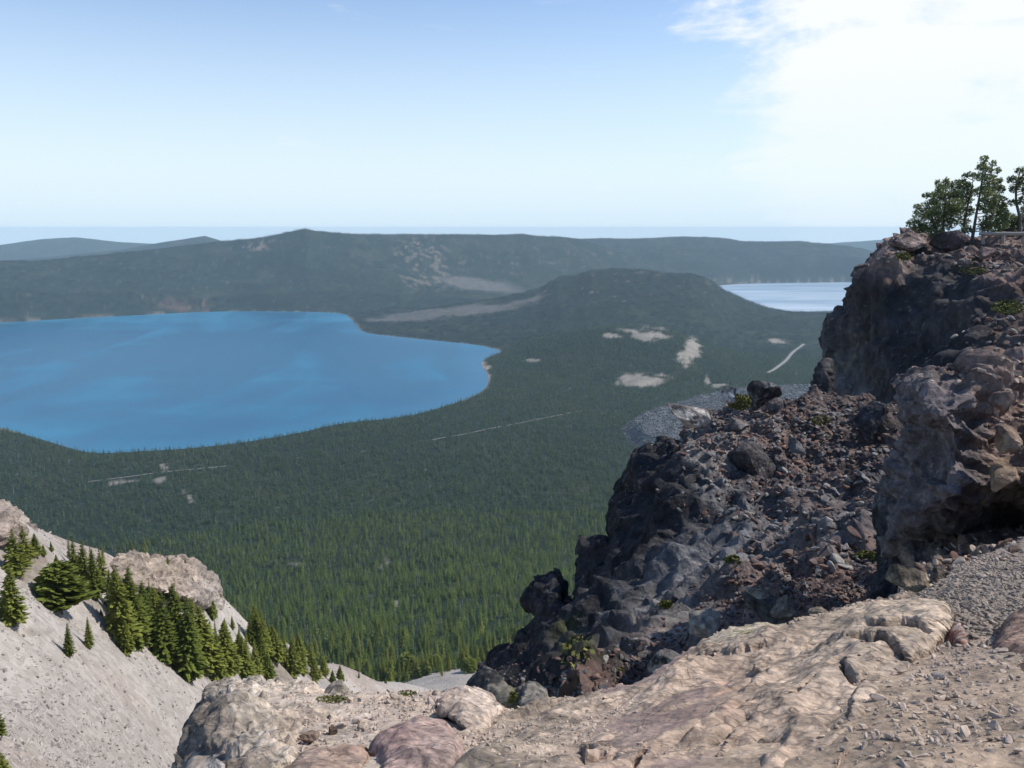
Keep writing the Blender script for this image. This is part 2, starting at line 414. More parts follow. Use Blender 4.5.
# what lies on the ground, read along each bearing: 1 bare / 0 forest
def spot(px, py, w, h, ang=0.0, soft=0.35, X=None):
    """soft ellipse of ground round the place seen on that bearing"""
    u, v = X
    c, s = math.cos(R(ang)), math.sin(R(ang))
    a = ((u - px) * c + (v - py) * s) / w; b = (-(u - px) * s + (v - py) * c) / h
    return sst(1 + soft, 1 - soft, np.sqrt(a * a + b * b))
def bare_masks(X, sd, sdo):
    r = np.hypot(X[:, 0], X[:, 1]); u, v = to_px(X)
    wd = np.clip(9000 / np.maximum(r, 500), 1, 8)
    UV = (u + 9 * fbm2(X[:, 0], X[:, 1], 1 / 90, 4, 43), v + 1.8 * np.clip(wd, 1, 5) * fbm2(X[:, 0], X[:, 1], 1 / 90, 4, 44))
    nz = fbm2(X[:, 0], X[:, 1], 1 / 38, 4, 41); nf = fbm2(X[:, 0], X[:, 1], 1 / 13, 3, 45); nl = fbm2(X[:, 0], X[:, 1], 1 / 150, 4, 42)
    S = lambda *a, **k: spot(*a, X=UV, **k)
    far = r > 2300
    pum = np.zeros(len(X))
    for a in [(641, 380, 26, 7, -4), (690, 352, 9, 14, 25), (655, 333, 18, 4, 10), (640, 337, 12, 4, 0), (612, 335, 7, 3, 0), (530, 363, 6, 2.2, 0), (706, 381, 3, 4, 0), (720, 385, 8, 1.6, -5), (780, 341, 10, 1.6, 5),
              (640, 332, 24, 2.5, 8)]:
        pum = np.maximum(pum, np.clip(S(*a, soft=.6) * 1.7 + nf * .9 - .35, 0, 1))
    # pumice strips behind the first lake
    strip = np.maximum(S(480, 285, 44, 6, 8), np.maximum(S(455, 311, 70, 5, -5), S(400, 318, 34, 3, -3)))
    strip = np.maximum(strip, S(530, 300, 22, 3, -14))
    pum = np.where(far, pum, 0); strip = np.where(r > 3500, strip, 0)
    scar = np.maximum(S(425, 262, 34, 28, 20) * sst(.12, .4, nz + .3 * nf), S(437, 264, 2.5, 8, 15) * .7)
    scar = np.maximum(scar, S(560, 264, 100, 18, 5) * sst(.35, .6, nz + .4 * nf) * .7); scar = np.maximum(scar, S(255, 246, 24, 5, -8) * (nz > 0.2))
    scar = np.maximum(scar, S(738, 281, 34, 3.5) * sst(-.1, .3, nf)); scar = np.maximum(scar, S(620, 290, 90, 14) * (nz > 0.5))
    scar = np.where(r > 3400, scar * .75, 0)
    red = np.where(r > 4300, np.maximum(S(178, 305, 22, 6) * .7, S(207, 307, 4, 7)) * sst(-.6, .2, nf), 0)
    shore = np.where(r > 2300, sst(16, 4, sd) * (sd > -2), 0) * (0.6 + 0.4 * (nl > 0))
    rocks = np.where((r > 1900), S(487, 369, 5, 12, 0) * (nz > -0.1), 0)
    clear = np.zeros(len(X))
    for a in [(163, 467, 5, 5, 0), (190, 496, 4, 8, -15), (118, 480, 14, 1.8, -3), (425, 470, 1, 1, 0), (396, 606, 3, 6, 0), (385, 566, 5, 6, 0), (300, 562, 8, 1.5, 0), (157, 480, 6, 3, 0)]:
        clear = np.maximum(clear, np.clip(S(*a, soft=.7) * 1.5 + nf * 1.2 - .5, 0, 1))
    clear = np.where((r > 600) & (r < 2500), clear, 0)
    return dict(pum=pum, strip=strip, scar=scar, red=red, shore=shore, rocks=rocks, clear=clear, nz=nz, nl=nl, r=r, u=u, v=v)
mk = bare_masks(GX, gsd, gsdo)
def lerp(a, b, t): return a + (np.asarray(b) - a) * t[:, None]
col = np.tile(np.array([0.016, 0.028, 0.020]), (len(GX), 1))
col = lerp(col, (0.042, 0.048, 0.030), sst(0.0, 0.5, mk['nl']) * 0.6)
near = sst(450, 360, GR + mk['nz'] * 60)          # scree of the near flank
scree = np.tile(np.array([0.33, 0.305, 0.285]), (len(GX), 1))
scree = lerp(scree, (0.25, 0.19, 0.16), sst(0.15, 0.6, fbm2(gx, gy, 1 / 18, 4, 51)) * 0.5)
for a_ in [(150, 630, 40, 16, 35), (200, 660, 50, 16, 22), (270, 665, 50, 14, 15), (90, 590, 30, 14, 40), (25, 560, 26, 24, 0), (30, 633, 20, 4, 0)]: scree = lerp(scree, (0.15, 0.125, 0.10), .75 * spot(*a_, X=(mk['u'], mk['v'])) * sst(-.3, .2, fbm2(gx, gy, 1 / 6, 4, 57)))
scree = lerp(scree, (0.38, 0.32, 0.27), spot(175, 575, 60, 28, 12, X=(mk['u'], mk['v'])))
col = lerp(col, (0.23, 0.21, 0.18), np.clip(mk['pum'], 0, 1))
col = lerp(col, (0.125, 0.118, 0.11), np.clip(mk['strip'], 0, 1) * 0.75)
col = lerp(col, (0.22, 0.175, 0.145), np.clip(mk['scar'], 0, 1) * 0.8)
col = lerp(col, (0.15, 0.09, 0.075), np.clip(mk['red'], 0, 1))
col = lerp(col, (0.24, 0.20, 0.165), np.clip(mk['shore'], 0, 1) * .8)
col = lerp(col, (0.24, 0.21, 0.18), np.clip(mk['rocks'], 0, 1))
col = lerp(col, (0.19, 0.175, 0.155), np.clip(mk['clear'], 0, 1))
col = col * (1 - near[:, None]) + scree * near[:, None]
col = lerp(col, (0.105, 0.11, 0.12), sst(6, -4, gsdo) * (GR > 1000))
gfaces = grid_faces(len(rs), NA)

# regions of the sheet become their own objects (the ground stays one sheet underneath all)
g = M('ground_surface', 0.95, 0.1)
gc = g.attr('tone')
gv = g.mix(g.rng(g.noise(0.02, 8, .65), .3, .7), (0.72, 0.72, 0.72), (1.25, 1.22, 1.18))
gstone = g.mix(g.rng(g.vor(1.1, out='Color'), 0.0, 1.0), (0.80, 0.79, 0.78), (1.2, 1.2, 1.21))
gc = g.mix(1.0, gc, gv, 'MULTIPLY')
gn = g.n.new('ShaderNodeVectorMath'); gn.operation = 'LENGTH'; g.l.new(g.obj, gn.inputs[0])
gc2 = g.mix(g.rng(gn.outputs['Value'], 450, 250), gc, g.mix(1.0, gc, gstone, 'MULTIPLY'))
gb = g.bump(g.noise(0.6, 8, .7), 0.6, 0.6)
gb = g.bump(g.vor(1.7), 0.6, 0.35, gb)
g.done(gc2, gb)

gm = mesh_np('ground', GX, gfaces, True); vcol(gm, 'tone', col)
ground = tag(link('ground', gm, g.m), kind='structure')

# ---------------------------------------------------------------- water
wm = M('lake_water', 0.22, 0.3)
st = wm.noise(0.0022, 5, .6, 1.2, wm.map((1, 0.30, 1), (0, 0, 0.25)))
st2 = wm.noise(0.0009, 4, .55, 0.8, wm.map((0.55, 1.6, 1), (0, 0, -0.15)))
k = wm.rng(wm.mathn('ADD', wm.mathn('MULTIPLY', st, 0.5), wm.mathn('MULTIPLY', st2, 0.5)), 0.47, 0.60)
depth = wm.attr('shallow', 'Fac')
wc = wm.mix(k, (0.004, 0.086, 0.175), (0.026, 0.165, 0.275))  # lighter wind-sheen streaks are put into the water colour
wc = wm.mix(wm.mathn('MULTIPLY', depth, 0.22), wc, (0.05, 0.22, 0.36))
wb = wm.bump(wm.noise(0.25, 3), 0.35, 1.0)
wm.b.inputs['IOR'].default_value = 1.33
wm.done(wc, wb, wm.rng(k, 0, 1, 0.30, 0.42))
def lake(name, poly, label_spec):
    n = 90
    x0, y0 = poly.min(0); x1, y1 = poly.max(0)
    # triangulated disc fan in rings so that the shallows can be toned
    c = poly.mean(0); rings = 26
    V = [np.array([[c[0], c[1], LAKE_Z]])]
    for i in range(1, rings + 1):
        q = c + (poly - c) * (i / rings); V.append(np.column_stack([q, np.full(len(q), LAKE_Z)]))
    V = np.concatenate(V); m = len(poly); Fq = []
    for j in range(m): Fq.append((0, 1 + j, 1 + (j + 1) % m, 1 + (j + 1) % m))
    F3 = [(0, 1 + j, 1 + (j + 1) % m) for j in range(m)]
    for i in range(rings - 1):
        a = 1 + i * m
        for j in range(m):
            k2 = (j + 1) % m
            F3 += [(a + j, a + m + j, a + m + k2), (a + j, a + m + k2, a + k2)]
    me = mesh_np(name, V, np.array(F3)); 
    sdv = -poly_sd(V[:, 0], V[:, 1], poly)
    a = me.attributes.new('shallow', 'FLOAT', 'POINT'); a.data.foreach_set('value', sst(150, 10, sdv).astype(np.float32))
    return tag(link(name, me, label_spec), kind='structure')
# lakes lie a little under the shore terrain: grow the sheets outward beneath the banks
def grow(poly, d):
    nxt = np.roll(poly, -1, 0) - np.roll(poly, 1, 0); nrm = np.stack([nxt[:, 1], -nxt[:, 0]], -1); nrm /= np.linalg.norm(nrm, axis=1)[:, None] + 1e-9
    area = 0.5 * np.sum(poly[:, 0] * np.roll(poly[:, 1], -1) - np.roll(poly[:, 0], -1) * poly[:, 1])
    return poly + nrm * (d if area > 0 else -d)
lake('lake_water', LK1, wm.m); 
wm2 = M('far_lake_water', 0.35, 0.9)
kk = wm2.rng(wm2.noise(0.0012, 5, .6, 1.0, wm2.map((0.5, 2.2, 1))), .4, .62)
wm2.b.inputs['IOR'].default_value = 1.45
wm2.done(wm2.mix(kk, (0.16, 0.26, 0.36), (0.42, 0.50, 0.58)), wm2.bump(wm2.noise(0.25, 3), 0.3, 1.0), 0.35)  # pale sky reflection is put into the base colour here
lake('lake_water', LK2, wm2.m)

# ---------------------------------------------------------------- haze
hz = bpy.data.materials.new('haze'); hz.use_nodes = True
hn = hz.node_tree.nodes; hn.remove(hn['Principled BSDF'])
pv = hn.new('ShaderNodeVolumePrincipled'); pv.inputs['Color'].default_value = (0.63, 0.85, 1.0, 1)
pv.inputs['Density'].default_value = 4.0e-5; pv.inputs['Anisotropy'].default_value = 0.0
hz.node_tree.links.new(pv.outputs[0], hn['Material Output'].inputs['Volume'])
def box_mesh(name, x0, x1, y0, y1, z0, z1):
    V = [(x, y, z) for z in (z0, z1) for y in (y0, y1) for x in (x0, x1)]
    return mesh_np(name, V, [(0, 2, 3, 1), (4, 5, 7, 6), (0, 1, 5, 4), (2, 6, 7, 3), (0, 4, 6, 2), (1, 3, 7, 5)])
tag(link('haze', box_mesh('haze', -15500, 15500, -300, 17200, -960, 12), hz), kind='stuff')

# ================================================================ TREES
def bark_mat(name, c):
    m = M(name, 0.9, 0.1); return m.done(m.mix(m.noise(9, 4, .6, 0, m.map((1, 1, .2))), tuple(x * .6 for x in c), tuple(x * 1.3 for x in c)))
def leaf_mat(name, a, b, amp=0.5):
    m = M(name, 0.75, 0.15)
    c = m.mix(m.randobj(), a, b)
    c = m.mix(m.rng(m.noise(1.3, 3), .3, .7), m.mix(1.0, c, (1 - amp * .6,) * 3, 'MULTIPLY'), m.mix(1.0, c, (1 + amp,) * 3, 'MULTIPLY'))
    mt = m.done(c)
    tr = m.n.new('ShaderNodeBsdfTranslucent'); m.l.new(c, tr.inputs[0]); ms = m.n.new('ShaderNodeMixShader'); ms.inputs[0].default_value = 0.42
    m.l.new(m.b.outputs[0], ms.inputs[1]); m.l.new(tr.outputs[0], ms.inputs[2]); m.l.new(ms.outputs[0], m.n['Material Output'].inputs[0])
    return mt
BARK = bark_mat('conifer_bark', (0.16, 0.125, 0.10)); SNAG = bark_mat('weathered_deadwood', (0.30, 0.28, 0.26))
LEAF_N = leaf_mat('needles', (0.125, 0.160, 0.032), (0.235, 0.255, 0.055))
LEAF_F = leaf_mat('forest_needles', (0.020, 0.052, 0.022), (0.085, 0.125, 0.040))
LEAF_M = leaf_mat('valley_needles', (0.045, 0.090, 0.022), (0.17, 0.22, 0.05))
LEAF_D = leaf_mat('distant_needles', (0.010, 0.022, 0.022), (0.028, 0.044, 0.034))  # shaded, bluish look of the far rim is put into this colour
LEAF_P = leaf_mat('pine_needles', (0.10, 0.13, 0.055), (0.16, 0.19, 0.08))

def tube_np(path, radii, n=6):
    path = np.asarray(path, float); V = []; Fq = []
    for i, p in enumerate(path):
        t = path[min(i + 1, len(path) - 1)] - path[max(i - 1, 0)]; t /= np.linalg.norm(t) + 1e-9
        a = np.cross(t, (0, 1, 0) if abs(t[1]) < .9 else (1, 0, 0)); a /= np.linalg.norm(a); b = np.cross(t, a)
        for k in range(n):
            th = 2 * math.pi * k / n; V.append(p + radii[i] * (math.cos(th) * a + math.sin(th) * b))
    for i in range(len(path) - 1):
        for k in range(n):
            Fq.append((i * n + k, i * n + (k + 1) % n, (i + 1) * n + (k + 1) % n, (i + 1) * n + k))
    return np.array(V), np.array(Fq)
def conifer_crown(H, Rm, levels, nb, sprays, r, base=0.06, irregular=0.2, droop=0.25, slim=0.85):
    """whorls of drooping boughs, each bough a few ragged sprays of needles"""
    V = []; Fq = []
    for i in range(levels):
        t = (i + r.uniform(-.4, .4)) / levels; t = min(max(t, 0), .995)
        h = H * (base + (1 - base) * t)
        L0 = Rm * ((1 - t) ** slim) * min(1, 0.45 + t * 5) + 0.03 * Rm
        for j in range(nb):
            a = 2 * math.pi * (j + r.uniform(0, 1)) / nb + i * 2.4
            L = L0 * (1 + r.uniform(-irregular, irregular) * 1.5)
            if L <= 0: continue
            d = np.array([math.cos(a), math.sin(a), 0]); s = np.array([-d[1], d[0], 0])
            dr = droop * (1 - t * 1.3)
            for k in range(sprays):
                f0 = k / sprays * .8; f1 = f0 + r.uniform(.32, .55) if sprays > 1 else 1.0
                w = L * r.uniform(*((.16, .30) if sprays < 4 else (.09, .18))) * (1.25 if sprays == 1 else 1) * (1.0 - .35 * f0) + 0.02 * Rm
                jit = r.uniform(-.25, .25) * L * (.35 if sprays > 1 else 0)
                p0 = d * L * f0 + s * jit * f0; p1 = d * L * min(f1, 1.05) + s * jit * 1.5
                z0 = h - dr * L * f0 ** 1.3 + r.uniform(-.04, .04) * L; z1 = h - dr * L * f1 ** 1.3 + r.uniform(-.05, .1) * L
                mid = (p0 + p1) / 2; zm = (z0 + z1) / 2; tl = r.uniform(-.5, .5) * w - 0.25 * w
                n0 = len(V)
                V += [p0 + (0, 0, z0), mid + s * w + (0, 0, zm + tl - .15 * w), p1 + (0, 0, z1), mid - s * w + (0, 0, zm - tl - .15 * w)]
                Fq.append((n0, n0 + 1, n0 + 2, n0 + 3))
    return np.array(V), np.array(Fq)
rr_ = random.Random(3)
class NR:
    def __init__(s, seed): s.r = random.Random(seed)
    def uniform(s, a, b): return s.r.uniform(a, b)
def conifer_pair(H, Rm, seed, levels=34, nb=7, sprays=4, **kw):
    r = NR(seed)
    cv, cf = conifer_crown(H, Rm, levels, nb, sprays, r, **kw)
    tv, tf = tube_np([(0, 0, -0.6), (0.02, 0, H * .3), (0, .03, H * .7), (0, 0, H * .98)], [H * .020, H * .014, H * .008, H * .002])
    return (tv, tf), (cv, cf)
# four individual kinds: slender fir, full fir, ragged old fir, low bushy tree
HERO = []
for k, (Rm, lv, nb, sp, kw) in enumerate([(1.75, 44, 9, 5, {}), (2.35, 44, 10, 5, {}), (1.9, 40, 9, 5, dict(irregular=.4)), (4.0, 34, 14, 6, dict(slim=.45, irregular=.35, droop=-.1, base=.12)),
                                          (1.25, 36, 7, 4, {})]):
    (tv, tf), (cv, cf) = conifer_pair(10, Rm, 11 + k, lv, nb, sp, **kw)
    a = mesh_np('trunk', tv, tf, True); a.materials.append(BARK); b = mesh_np('crown', cv, cf); b.materials.append(LEAF_N)
    HERO.append((a, b))
def conifer(loc, h, kind, label, group=None, name='conifer_tree', rz=None, cat='tree'):
    t = bpy.data.objects.new(name, None); C.objects.link(t); t.location = loc
    t.scale = (h / 10 * random.uniform(.85, 1.25), h / 10 * random.uniform(.85, 1.25), h / 10); t.rotation_euler = (R(random.uniform(-2, 2)), R(random.uniform(-2, 2)), random.uniform(0, 6.28) if rz is None else rz)
    tag(t, label, cat, group)
    for nm, me in zip(('trunk', 'crown'), HERO[kind]):
        o = bpy.data.objects.new(nm, me); C.objects.link(o); o.parent = t
    return t

RS_LINE = np.concatenate([np.geomspace(40, 600, 500), np.geomspace(602, 9000, 900)])
def ground_hit(px, py, rmin=40):
    """where the sight line of that bearing meets the terrain"""
    az, t = bear(px, py); rs_ = RS_LINE[RS_LINE >= rmin]
    z, _, _ = terrain(rs_ * math.sin(az), rs_ * math.cos(az))
    k = np.nonzero(rs_ * t <= z)[0]
    if len(k) == 0: return None
    i = k[0]; r = rs_[i]
    if i > 0:
        a = rs_[i - 1] * t - z[i - 1]; b = rs_[i] * t - z[i]; r = rs_[i - 1] + (rs_[i] - rs_[i - 1]) * a / (a - b + 1e-9)
    return np.array([r * math.sin(az), r * math.cos(az), r * t])
def m_per_px(p, py):
    dep = math.hypot(p[0], p[1]) * math.cos(PITCH) * 0 + (p[1] * math.cos(PITCH) - p[2] * math.sin(PITCH))
    return dep / F_PX / math.cos(math.atan((py - 384) / F_PX) + PITCH) * 1.0

UNIQUE = [  # px, py of the foot, height in px, kind, label
    (14, 626, 58, 1, 'large full dark green fir alone on the open scree at the left edge'),
    (70, 657, 33, 0, 'small narrow fir standing alone on bare scree, lower left of two little firs'),
    (90, 649, 31, 0, 'small fir with a brown log below it, upper right of two little firs on scree'),
    (62, 614, 50, 3, 'broad rounded olive green tree with dry brown skirt on the scree slope'),
    (18, 577, 48, 2, 'tall fir directly above the large lone fir on the scree slope'),
    (-1, 738, 32, 1, 'fir cut by the left edge of the photo above the lowest corner shrub'),
    (1, 780, 34, 1, 'yellowish fir tip in the very bottom left corner of the scree'),
    (128, 654, 32, 1, 'short full fir in front of the left end of the dense tree band'),
    (219, 687, 50, 0, 'slender fir lowest and farthest out on the scree from the dense band'),
    (191, 682, 80, 0, 'tallest fir of the dense band crossing the scree'),
    (167, 665, 68, 0, 'tall fir just left of the tallest fir in the dense band'),
    (295, 677, 36, 1, 'full fir near the lower right end of the tree band'),
    (316, 681, 22, 1, 'small bushy fir at the lower right tip of the tree band'),
]
for (px, py, hp, kd, lab) in UNIQUE:
    p = ground_hit(px, py); conifer(p, hp * m_per_px(p, py), kd, lab)
def band_label(px, py, hp):
    s_ = 'tall' if hp >= 48 else 'middling' if hp >= 27 else 'short'
    if px < 55: z_ = 'fir on the scree between the left outcrop and the large lone fir'
    elif py < 572: z_ = 'fir on the skyline of the slope beside the pale outcrop'
    elif px < 116: z_ = 'fir standing behind the broad rounded tree, at the upper end of the band'
    elif px < 175: z_ = 'fir packed in the thick middle of the band below the pale outcrop'
    elif px < 228: z_ = 'fir packed round the tallest fir of the band'
    elif px < 272: z_ = 'fir on the lower part of the band right of the tallest fir'
    else: z_ = 'fir near the lower right tip of the band above the mottled boulder'
    return s_ + ' ' + z_, 'the ' + s_ + ' ' + z_.replace('fir ', 'firs ', 1)
BAND = [(26, 562, 36, 2), (36, 556, 22, 1), (4, 540, 26, 1), (75, 570, 30, 2), (85, 583, 42, 0), (97, 599, 50, 0), (104, 590, 42, 2), (113, 612, 42, 0), (124, 641, 70, 1), (134, 640, 66, 1),
        (141, 650, 70, 0), (148, 640, 60, 1), (152, 622, 40, 2), (160, 640, 48, 1), (167, 655, 56, 1), (176, 652, 50, 0), (182, 668, 78, 1), (198, 664, 62, 0), (206, 672, 60, 1), (212, 668, 48, 0), (226, 674, 50, 1),
        (233, 676, 42, 0), (240, 670, 36, 1), (246, 680, 40, 1), (257, 680, 36, 0), (262, 668, 40, 0), (269, 680, 24, 1), (252, 645, 30, 0), (258, 648, 40, 1), (266, 660, 46, 0), (276, 662, 36, 1),
        (286, 668, 34, 0), (304, 676, 26, 0), (325, 676, 18, 1), (333, 684, 14, 1), (132, 556, 16, 1), (145, 556, 20, 0), (162, 569, 17, 0), (170, 562, 10, 1), (120, 556, 12, 1), (214, 620, 24, 0), (233, 630, 14, 0), (150, 560, 8, 1),
        (44, 556, 12, 1), (52, 552, 10, 1), (200, 660, 40, 4), (187, 640, 40, 4), (92, 573, 30, 4), (104, 566, 24, 4), (240, 640, 16, 4), (226, 648, 30, 1), (218, 655, 36, 4), (247, 655, 26, 4), (280, 650, 16, 0), (300, 660, 26, 1), (312, 668, 24, 0), (322, 672, 20, 4), (306, 652, 14, 0), (340, 680, 14, 1), (292, 655, 22, 4), (270, 640, 18, 0), (70, 560, 26, 4), (58, 575, 20, 1)]
for (px, py, hp, kd) in BAND:
    p = ground_hit(px, py)
    if p is None: continue
    conifer(p, hp * m_per_px(p, py) * random.uniform(.93, 1.07), kd, *band_label(px, py, hp))
rb = random.Random(5)
for i in range(46):      # seedlings on the bare outcrop and round the band
    if i < 26: px, py = rb.uniform(125, 222), rb.uniform(560, 603); lo, hi = 4, 9
    elif i < 36: px = rb.uniform(60, 120); py = 585 + (px - 60) * .4 + rb.uniform(-8, 14); lo, hi = 5, 14
    else: px = rb.uniform(300, 420); py = 672 + rb.uniform(0, 12); lo, hi = 4, 9
    p = ground_hit(px, py)
    conifer(p, rb.uniform(lo, hi) * m_per_px(p, py), rb.choice([1, 3, 0]), 'tiny shrubby conifer rooted in the pale scree and outcrop of the slope', 'seedlings on the pale slope', 'young_conifer')
for (px, py, hp, lab) in [(407, 676, 22, 'rounded green tree clump standing forward of the forest edge on grey scree'), (436, 667, 12, 'low round bush at the forest edge above the pale boulders'), (470, 672, 14, 'small dark conifer at the forest edge beside the black pinnacles')]:
    p = ground_hit(px, py); conifer(p, hp * m_per_px(p, py), 3, lab)

# ---- valley forest
def scatter(r0, r1, spacing, seed, amax=R(36.5)):
    g_ = np.random.default_rng(seed); n = int(amax * (r1 * r1 - r0 * r0) / spacing ** 2)
    r = np.sqrt(g_.uniform(r0 * r0, r1 * r1, n)); a = g_.uniform(-amax, amax, n)
    x, y = r * np.sin(a), r * np.cos(a); z, sd, sdo = terrain(x, y)
    X = np.stack([x, y, z], -1); k = bare_masks(X, sd, sdo)
    bare = np.maximum.reduce([k['pum'] * 1.2, k['strip'] * .97, k['scar'] * .75, k['red'] * .9, k['rocks'] * .8, k['clear'] * 1.1])
    keep = (sd > 7) & (sdo > 3) & (g_.uniform(0, 1, n) > bare)
    edge = r + k['nz'] * 60 + g_.uniform(-15, 15, n)
    keep &= (edge > 405) | ((edge > 345) & (g_.uniform(0, 1, n) > .9))
    dens = 0.80 + 0.45 * k['nl'] + 0.25 * k['nz']
    keep &= (g_.uniform(0, 1, n) < np.clip(dens, .3, 1)) | (r > 2600)
    for line, wd in ROADS:
        keep &= line_dist(x, y, line) > wd
    return X[keep], g_
def line_dist(x, y, L):
    d = np.full(len(x), 1e18)
    for a, b in zip(L[:-1], L[1:]):
        e = b - a; t = np.clip(((x - a[0]) * e[0] + (y - a[1]) * e[1]) / (e @ e), 0, 1)
        d = np.minimum(d, (x - a[0] - t * e[0]) ** 2 + (y - a[1] - t * e[1]) ** 2)
    return np.sqrt(d)
road_px = [[(88, 482), (130, 477), (175, 471), (228, 466)], [(432, 440), (475, 432), (520, 423), (582, 411)], [(804, 344), (797, 349), (791, 354), (787, 360), (779, 366), (768, 373)]]
ROADS = []
for i, pl in enumerate(road_px):
    q = np.array([ground_hit(a, b, 1200)[:2] for a, b in pl])
    for _ in range(3): q = np.concatenate([q[:1], np.stack([q[:-1] * .75 + q[1:] * .25, q[:-1] * .25 + q[1:] * .75], 1).reshape(-1, 2), q[-1:]])
    ROADS.append((q, (3.4, 3.4, 15)[i]))
rm = M('road_dust', 0.9, 0.1); RD = rm.done(rm.mix(rm.noise(.05, 4), (0.20, 0.19, 0.175), (0.28, 0.265, 0.24)))
for q, wd in ROADS:
    t = np.gradient(q, axis=0); nrm = np.stack([-t[:, 1], t[:, 0]], -1); nrm /= np.linalg.norm(nrm, axis=1)[:, None]
    hw = (1.6 if wd < 10 else 6)
    V = [];
    for s_ in (-1, -.33, .33, 1):
        e = q + nrm * hw * s_; V.append(np.column_stack([e, terrain(e[:, 0], e[:, 1])[0] + .8]))
    V = np.concatenate(V); n = len(q); Fq = [(j * n + i, (j + 1) * n + i, (j + 1) * n + i + 1, j * n + i + 1) for j in range(3) for i in range(n - 1) if wd > 10 or math.sin(i * 1.9) + math.sin(i * .73) > -1.3]
    tag(link('road', mesh_np('road', V, Fq), RD), kind='structure')

def small_tree(seed, H, Rm, levels, nb, sprays=1, **kw):
    return conifer_crown(H, Rm, levels, nb, sprays, NR(seed), **kw)
def merge(parts):
    V = []; Fq = []; n = 0
    for v, f in parts: V.append(v); Fq.append(np.asarray(f) + n); n += len(v)
    return np.concatenate(V), np.concatenate(Fq)
def hidden_coll(name, meshes):
    c = bpy.data.collections.new(name)
    for k, me in enumerate(meshes):
        o = bpy.data.objects.new(name, me); c.objects.link(o)
    return c
def two_mat(parts, mats):
    V, Fq = merge(parts); me = mesh_np('forest_tree', V, Fq)
    for m in mats: me.materials.append(m)
    idx = np.concatenate([np.full(len(p[1]), i, np.int32) for i, p in enumerate(parts)]); me.polygons.foreach_set('material_index', idx); return me
mids = []
for k in range(6):
    H = 10; c = small_tree(100 + k, H, (1.9, 1.45, 2.2, 1.6, 1.8, 1.3)[k], 15, 6, 2, irregular=.3, base=.1)
    tr = tube_np([(0, 0, -.8), (0, 0, H * .9)], [.13, .02], 4)
    mids.append(two_mat([tr, c], [BARK, LEAF_M]))
sn = tube_np([(0, 0, -.8), (0.1, 0, 4), (0, 0, 8.5)], [.16, .1, .03], 4); sn2 = small_tree(7, 8.5, .55, 8, 3, 1)
mids.append(two_mat([sn, sn2], [SNAG, SNAG]))
tiny = []
for k in range(6):
    c = small_tree(200 + k, 10, (2.1, 1.7, 2.5, 1.9, 2.2, 1.6)[k], 8, 5, 1, irregular=.3); tiny.append(two_mat([tube_np([(0, 0, -1), (0, 0, 8)], [.12, .03], 3), c], [BARK, LEAF_F]))
tiny.append(two_mat([tube_np([(0, 0, -1), (0, 0, 8)], [.2, .06], 3), small_tree(9, 8, .6, 5, 3, 1)], [SNAG, SNAG]))
clus = []
for k in range(6):
    g_ = np.random.default_rng(300 + k); parts = []
    for j in range(9):
        v, f = small_tree(400 + 9 * k + j, g_.uniform(10, 20), g_.uniform(2.0, 3.2), 5, 4, 1, irregular=.3)
        parts.append((v + (g_.uniform(-11, 11), g_.uniform(-11, 11), -1.5), f))
    V, Fq = merge(parts); me = mesh_np('forest_tree', V, Fq); me.materials.append(LEAF_D); clus.append(me)
big = []
for k in range(5):
    g_ = np.random.default_rng(500 + k); parts = []
    for j in range(20):
        v, f = small_tree(600 + 20 * k + j, g_.uniform(9, 19), g_.uniform(2.5, 4.2), 3, 4, 1, irregular=.3)
        parts.append((v + (g_.uniform(-22, 22), g_.uniform(-22, 22), -1.5), f))
    V, Fq = merge(parts); me = mesh_np('forest_tree', V, Fq); me.materials.append(LEAF_D); big.append(me)

